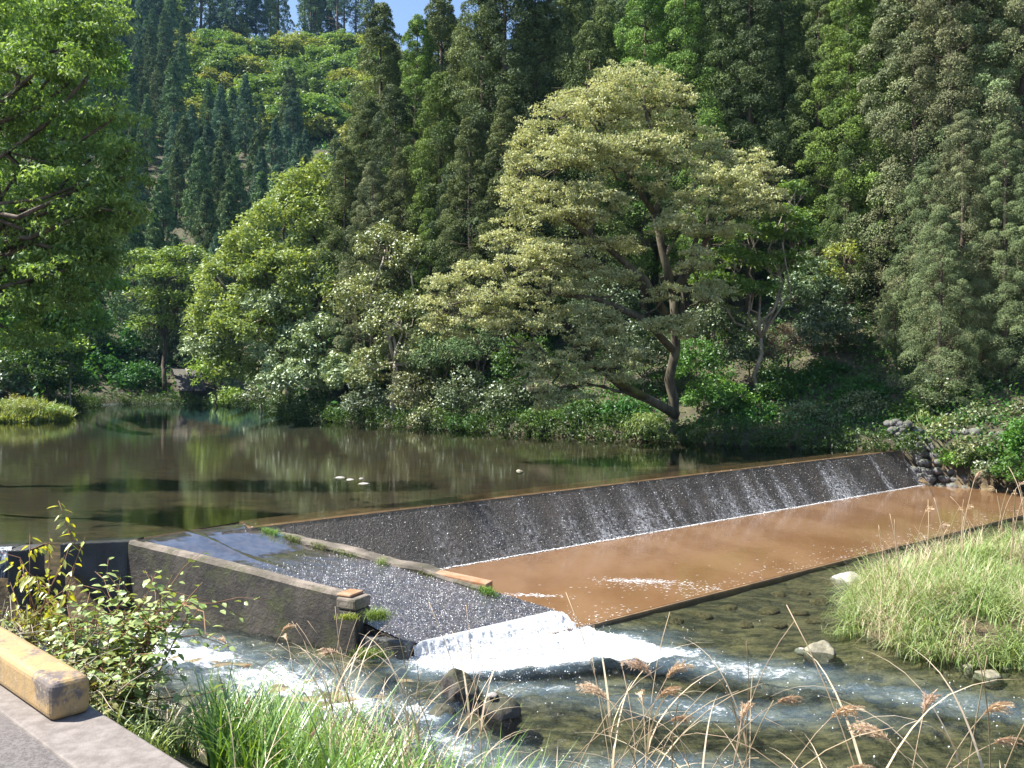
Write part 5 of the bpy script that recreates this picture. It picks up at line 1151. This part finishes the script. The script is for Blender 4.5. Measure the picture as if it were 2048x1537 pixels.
for i in range(260):
    x = random.uniform(6.2, 15.5); y = random.uniform(14.0, 22.5)
    if float(poly_sd(np.array([x]), np.array([y]), SPIT)[0]) > -.25: continue
    if y < 16 and random.random() < .7: continue
    sr.append((x, y))
sr = sorted(sr[:95], key=lambda q: q[0] / q[1])
for i, (x, y) in enumerate(sr):
    reed(random.choice([7, 8, 9, 9, 10]), (x, y, hz(x, y)), random.uniform(1.2, 2.0), random.uniform(0, 6.28), 'pale dry reed in the grass of the spit, %s from the left' % ORD[i], 'dry reeds on the grassy spit')
print('spit reeds', len(sr))

# ------------------------------------------------------------------ road, kerb, block
m, t, out = new_mat('road_asphalt'); p = N(t, 'ShaderNodeBsdfPrincipled')
c = mixc(t, ramp(t, noise(t, 60, 5, .7), .35, .65), (.075, .068, .067), (.15, .135, .13)); c = mixc(t, ramp(t, noise(t, 1.4, 4), .4, .65), c, (.13, .112, .106))
v_ = N(t, 'ShaderNodeTexVoronoi'); v_.inputs['Scale'].default_value = 150; tc_ = N(t, 'ShaderNodeTexCoord'); t.links.new(tc_.outputs['Object'], v_.inputs['Vector'])
c = mixc(t, math_n(t, 'MULTIPLY', ramp(t, v_.outputs['Distance'], .35, .05), .4), c, (.26, .24, .22))
t.links.new(c, p.inputs['Base Color']); p.inputs['Roughness'].default_value = .9
t.links.new(bump(t, noise(t, 120, 4, .7), .6, .006), p.inputs['Normal']); t.links.new(p.outputs[0], out.inputs[0]); M['road'] = m
def RK(a, b): return tuple(K0 + rd * a + rn * b)
M['kerbc'] = simple('kerb_concrete', (.15, .13, .12), (.23, .205, .19), 14, rough=.9, bmp=.6, bdist=.006)
tag(prism('road', [RK(-14, -.30), RK(12, -.30), RK(12, -8), RK(-14, -8)], 1.0, 1.494, M['road']), kind='structure')
tag(prism('kerb_strip', [RK(-14, 0), RK(12, 0), RK(12, -.296), RK(-14, -.296)], .8, 1.50, M['kerbc'], bev=.012), kind='structure')
# tar-filled crack, a groove line along the road
tag(prism('road_seam', [RK(-14, -.70), RK(12, -.70), RK(12, -.712), RK(-14, -.712)], 1.49, 1.4975, M['dark_wall']), kind='structure')
m, t, out = new_mat('yellow_paint'); p = N(t, 'ShaderNodeBsdfPrincipled')
c = mixc(t, ramp(t, noise(t, 7, 7, .65), .35, .7), (.37, .245, .11), (.30, .215, .115))
c = mixc(t, ramp(t, noise(t, 3.5, 8, .75), .50, .60), c, (.12, .10, .095)); c = mixc(t, math_n(t, 'MULTIPLY', ramp(t, noise(t, 30, 5, .7), .55, .68), .6), c, (.46, .38, .27))
c = mixc(t, math_n(t, 'MULTIPLY', ramp(t, noise(t, 9, 6, .7, stretch=(1.5, 1.5, .25)), .52, .66), .5), c, (.20, .15, .10))
t.links.new(c, p.inputs['Base Color']); p.inputs['Roughness'].default_value = .75
t.links.new(bump(t, noise(t, 26, 6, .7), .5, .01), p.inputs['Normal']); t.links.new(p.outputs[0], out.inputs[0])
blk = prism('kerb_block', [RK(-2.3, -.20), RK(-.12, -.20), RK(-.12, -.03), RK(-2.3, -.03)], 1.498, 1.665, m)
bvm = blk.modifiers.new('b', 'BEVEL'); bvm.width = .035; bvm.segments = 4; bvm.limit_method = 'ANGLE'
tag(blk, 'yellow-painted concrete wheel-stop block with worn paint on the road edge', 'kerb block')

# ------------------------------------------------------------------ foreground shrubs at left
def twig_shrub(name, base, tips, leaf, mat, label, seed, color=(1, 1, 1), wfac=.62, per=9, stemm='twig_red', droop=.3, sub=5):
    rg = np.random.default_rng(seed); base = np.asarray(base, float); e = empty(name, base); tag(e, label, 'shrub'); t_ = Tubes(); Q = []; tn = []
    for tip in tips:
        tip = np.asarray(tip) - base; st_ = np.array([rg.uniform(-.25, .25), rg.uniform(-.2, .2), 0])
        mid = (st_ + tip) / 2 + np.array([0, 0, .12 * tip[2]]); pts = [st_, (st_ + mid) / 2 + rg.normal(0, .02, 3), mid, (mid + tip) / 2 + rg.normal(0, .02, 3), tip]
        t_.add(pts, [.008, .007, .005, .004, .0018], 5)
        br = [(pts[2], tip)]
        for k in range(sub):
            q = rg.uniform(.35, .95); a = st_ + (tip - st_) * q; a[2] += .12 * tip[2] * (1 - abs(2 * q - 1)); b = a + rg.normal(0, 1, 3) * np.array([.2, .2, .12]) + np.array([0, 0, .05]); t_.curve(a, b, .0035, .0015, wob=.4, seg=3, n=4); br.append((a, b))
        for a, b in br:
            for k in range(per):
                q = (k + .6) / per; pt = a + (b - a) * q; al = (b - a) / (np.linalg.norm(b - a) + 1e-6); sidev = norm(np.cross(al, [0, 0, 1.])[None])[0] * (1 if k % 2 else -1)
                d = norm((sidev + al * .5 + np.array([0, 0, -droop]) + rg.normal(0, .25, 3))[None])[0]; nr = norm((np.array([0, 0, 1.]) + rg.normal(0, .35, 3))[None])[0]
                L = leaf * rg.uniform(.6, 1.15); w = L * wfac; sd = norm(np.cross(d, nr)[None])[0]; up_ = norm(np.cross(sd, d)[None])[0]
                tv = rg.uniform(.1, .9); P0 = pt + d * .01
                A = P0; B = P0 + d * L * .35 + sd * w * .5 + up_ * w * .12; C = P0 + d * L * .75 + sd * w * .33 + up_ * w * .08 - np.array([0, 0, L * .04]); D = P0 + d * L - np.array([0, 0, L * .1]); Mi = P0 + d * L * .5
                B2 = B - sd * w; C2 = C - sd * w * .66
                Q += [[A, B, C, Mi], [Mi, C, D, C2], [A, Mi, C2, B2]]; tn += [tv] * 3
    o_ = obj('leaves', quad_mesh('leaves', np.array(Q), mat, np.array(tn)), e); o_.color = (*color, 1); t_.build('stem', M[stemm], e); return e
M['shrub'] = leaf_mat('shrub_leaves', (.15, .24, .06), (.40, .47, .19), gloss=.04, rough=.45, transl=.3, objvar=.05)
tips = [PD(px, py, Y) for px, py, Y in [(405, 1165, 4.9), (340, 1180, 4.9), (345, 1150, 5.0), (300, 1250, 4.7), (250, 1220, 4.8), (200, 1200, 4.9), (150, 1230, 4.8), (220, 1270, 4.7), (120, 1270, 4.7), (60, 1250, 4.8), (270, 1290, 4.6), (180, 1310, 4.6), (20, 1230, 4.9), (330, 1230, 4.8), (90, 1190, 5.0), (210, 1340, 4.5), (240, 1160, 5.0), (290, 1190, 4.9)]]
tips += [t_ + np.array([random.uniform(-.14, .14), random.uniform(-.2, .2), random.uniform(-.16, .05)]) for t_ in tips for _ in range(2)]
twig_shrub('leafy_shrub', (-2.45, 4.9, .45), tips[:38], .062, M['shrub'], 'broad-leaved shrub with reddish twigs growing behind the yellow kerb block', 801, per=8, sub=7)
tips = [PD(px, py, Y) for px, py, Y in [(120, 1250, 4.8), (60, 1300, 4.6), (20, 1270, 4.7), (150, 1330, 4.5), (90, 1350, 4.5), (10, 1200, 4.8), (200, 1370, 4.4)]]
tips += [t_ + np.array([random.uniform(-.15, .15), random.uniform(-.2, .2), random.uniform(-.15, .08)]) for t_ in tips for _ in range(3)]
twig_shrub('weedy_shrub', (-2.7, 4.7, .6), tips, .035, M['shrub'], 'small-leaved brownish weed shrub low behind the yellow kerb block', 802, per=9, sub=8, color=(.8, .62, .55), stemm='twig')
M['lime'] = leaf_mat('lime_leaves', (.30, .36, .04), (.58, .55, .07), gloss=.08, rough=.35, transl=.45, objvar=.05)
tips = [PD(px, py, Y) for px, py, Y in [(60, 1068, 5.2), (170, 1075, 5.2), (100, 1070, 5.3), (150, 1135, 5.1), (40, 1120, 5.2), (130, 1110, 5.2), (20, 1165, 5.1), (80, 1160, 5.2)]]
twig_shrub('sapling', (-2.75, 5.1, .4), tips, .062, M['lime'], 'young sapling with lime-yellow drooping leaves rising above the leafy shrub', 803, per=14, sub=4, wfac=.36, droop=1.1)
# moss and grass tufts on the parapet and pier
def tuft(px, py, Y, w, n, L, label, mat, seed, color=(1, 1, 1), hang=.0):
    c = PD(px, py, Y); rg = np.random.default_rng(seed); x = c[0] + rg.normal(0, w, n); y = c[1] + rg.normal(0, w * .4, n)
    V, tn = blades(n, (x - c[0], y - c[1]), rg.normal(0, w * .3, n) - .02, L, .009, 1.2, seed, 3, .8)
    o_ = obj('tuft', quad_mesh('tuft', V, mat, tn)); o_.location = tuple(c); o_.color = (*color, 1); tag(o_, label, 'tuft'); return o_
perp = np.array([-dr[1], dr[0]]) * -1
def ptuft(t_, w, n, L, label, mat, seed, color=(1, 1, 1)):
    a_ = B_ + np.array([.12, 0]); b_ = B_ + (TD - B_) * .80; c = a_ + (b_ - a_) * t_ + perp * .19; z = .02 - .71 * t_ - .05
    rg = np.random.default_rng(seed); q = rg.normal(0, w, n); x = dr[0] * q + perp[0] * rg.normal(0, .05, n); y = dr[1] * q + perp[1] * rg.normal(0, .05, n)
    V, tn = blades(n, (x, y), rg.uniform(-.10, .03, n) - q * .13, L, .008, 1.3, seed, 3, .8)
    o_ = obj('tuft', quad_mesh('tuft', V, mat, tn)); o_.location = (c[0], c[1], z); o_.color = (*color, 1); tag(o_, label, 'tuft')
ptuft(.13, .14, 500, .15, 'green grass tuft on the upper end of the parapet', M['grass_pale'], 901, (.8, 1, .7))
ptuft(.24, .12, 400, .09, 'mossy tuft just below the grass on the parapet', M['moss'], 902, (.8, .8, .7))
ptuft(.36, .14, 400, .07, 'moss patch on the middle of the parapet', M['moss'], 903, (.8, .7, .6))
ptuft(.47, .16, 400, .07, 'moss patch on the parapet beside the widest stones', M['moss'], 904)
ptuft(.62, .06, 200, .12, 'thin tuft on the lower half of the parapet', M['grass_pale'], 905, (.8, .9, .6))
ptuft(.80, .14, 300, .06, 'moss patch near the rust-orange capping', M['moss'], 906, (.8, .7, .6))
ptuft(1.03, .09, 420, .11, 'round green tuft at the very end of the parapet', M['moss'], 907, (.9, 1.2, .8))
tuft(755, 1235, 12.9, .07, 420, .22, 'green moss curtain on the right flank of the pier', M['moss'], 908, (1, 1.15, .8))
tuft(738, 1310, 12.6, .12, 500, .12, 'grassy moss clump at the foot of the pier', M['moss'], 909, (.9, .9, .7))
tuft(697, 1235, 13.0, .07, 260, .10, 'yellow moss patch on the chute wall beside the pier', M['moss'], 910, (1.5, 1.3, .6))
tuft(1025, 1415, 11.1, .05, 60, .08, 'tiny green plant on the squat dark boulder', M['moss'], 911, (1.2, 1.4, .8))
tuft(1682, 1270, 14.1, .12, 200, .14, 'pale weed on the tip of the grassy spit', M['grass_pale'], 912)

# ------------------------------------------------------------------ haze
m, t, out = new_mat('haze_air'); pvn = N(t, 'ShaderNodeVolumePrincipled'); pvn.inputs['Color'].default_value = (.30, .56, 1.0, 1); pvn.inputs['Density'].default_value = .00011; pvn.inputs['Anisotropy'].default_value = .2
t.links.new(pvn.outputs[0], out.inputs['Volume'])
x0, x1, y0, y1, z0, z1 = -440, 440, -70, 710, -75, 160
vv_ = [(x, y, z) for z in (z0, z1) for y in (y0, y1) for x in (x0, x1)]
hzo = mk('haze', vv_, [(0, 2, 3, 1), (4, 5, 7, 6), (0, 1, 5, 4), (2, 6, 7, 3), (0, 4, 6, 2), (1, 3, 7, 5)], m); tag(hzo, kind='stuff')
print('objects', len(bpy.data.objects), 'GZ', GZ.min(), GZ.max())
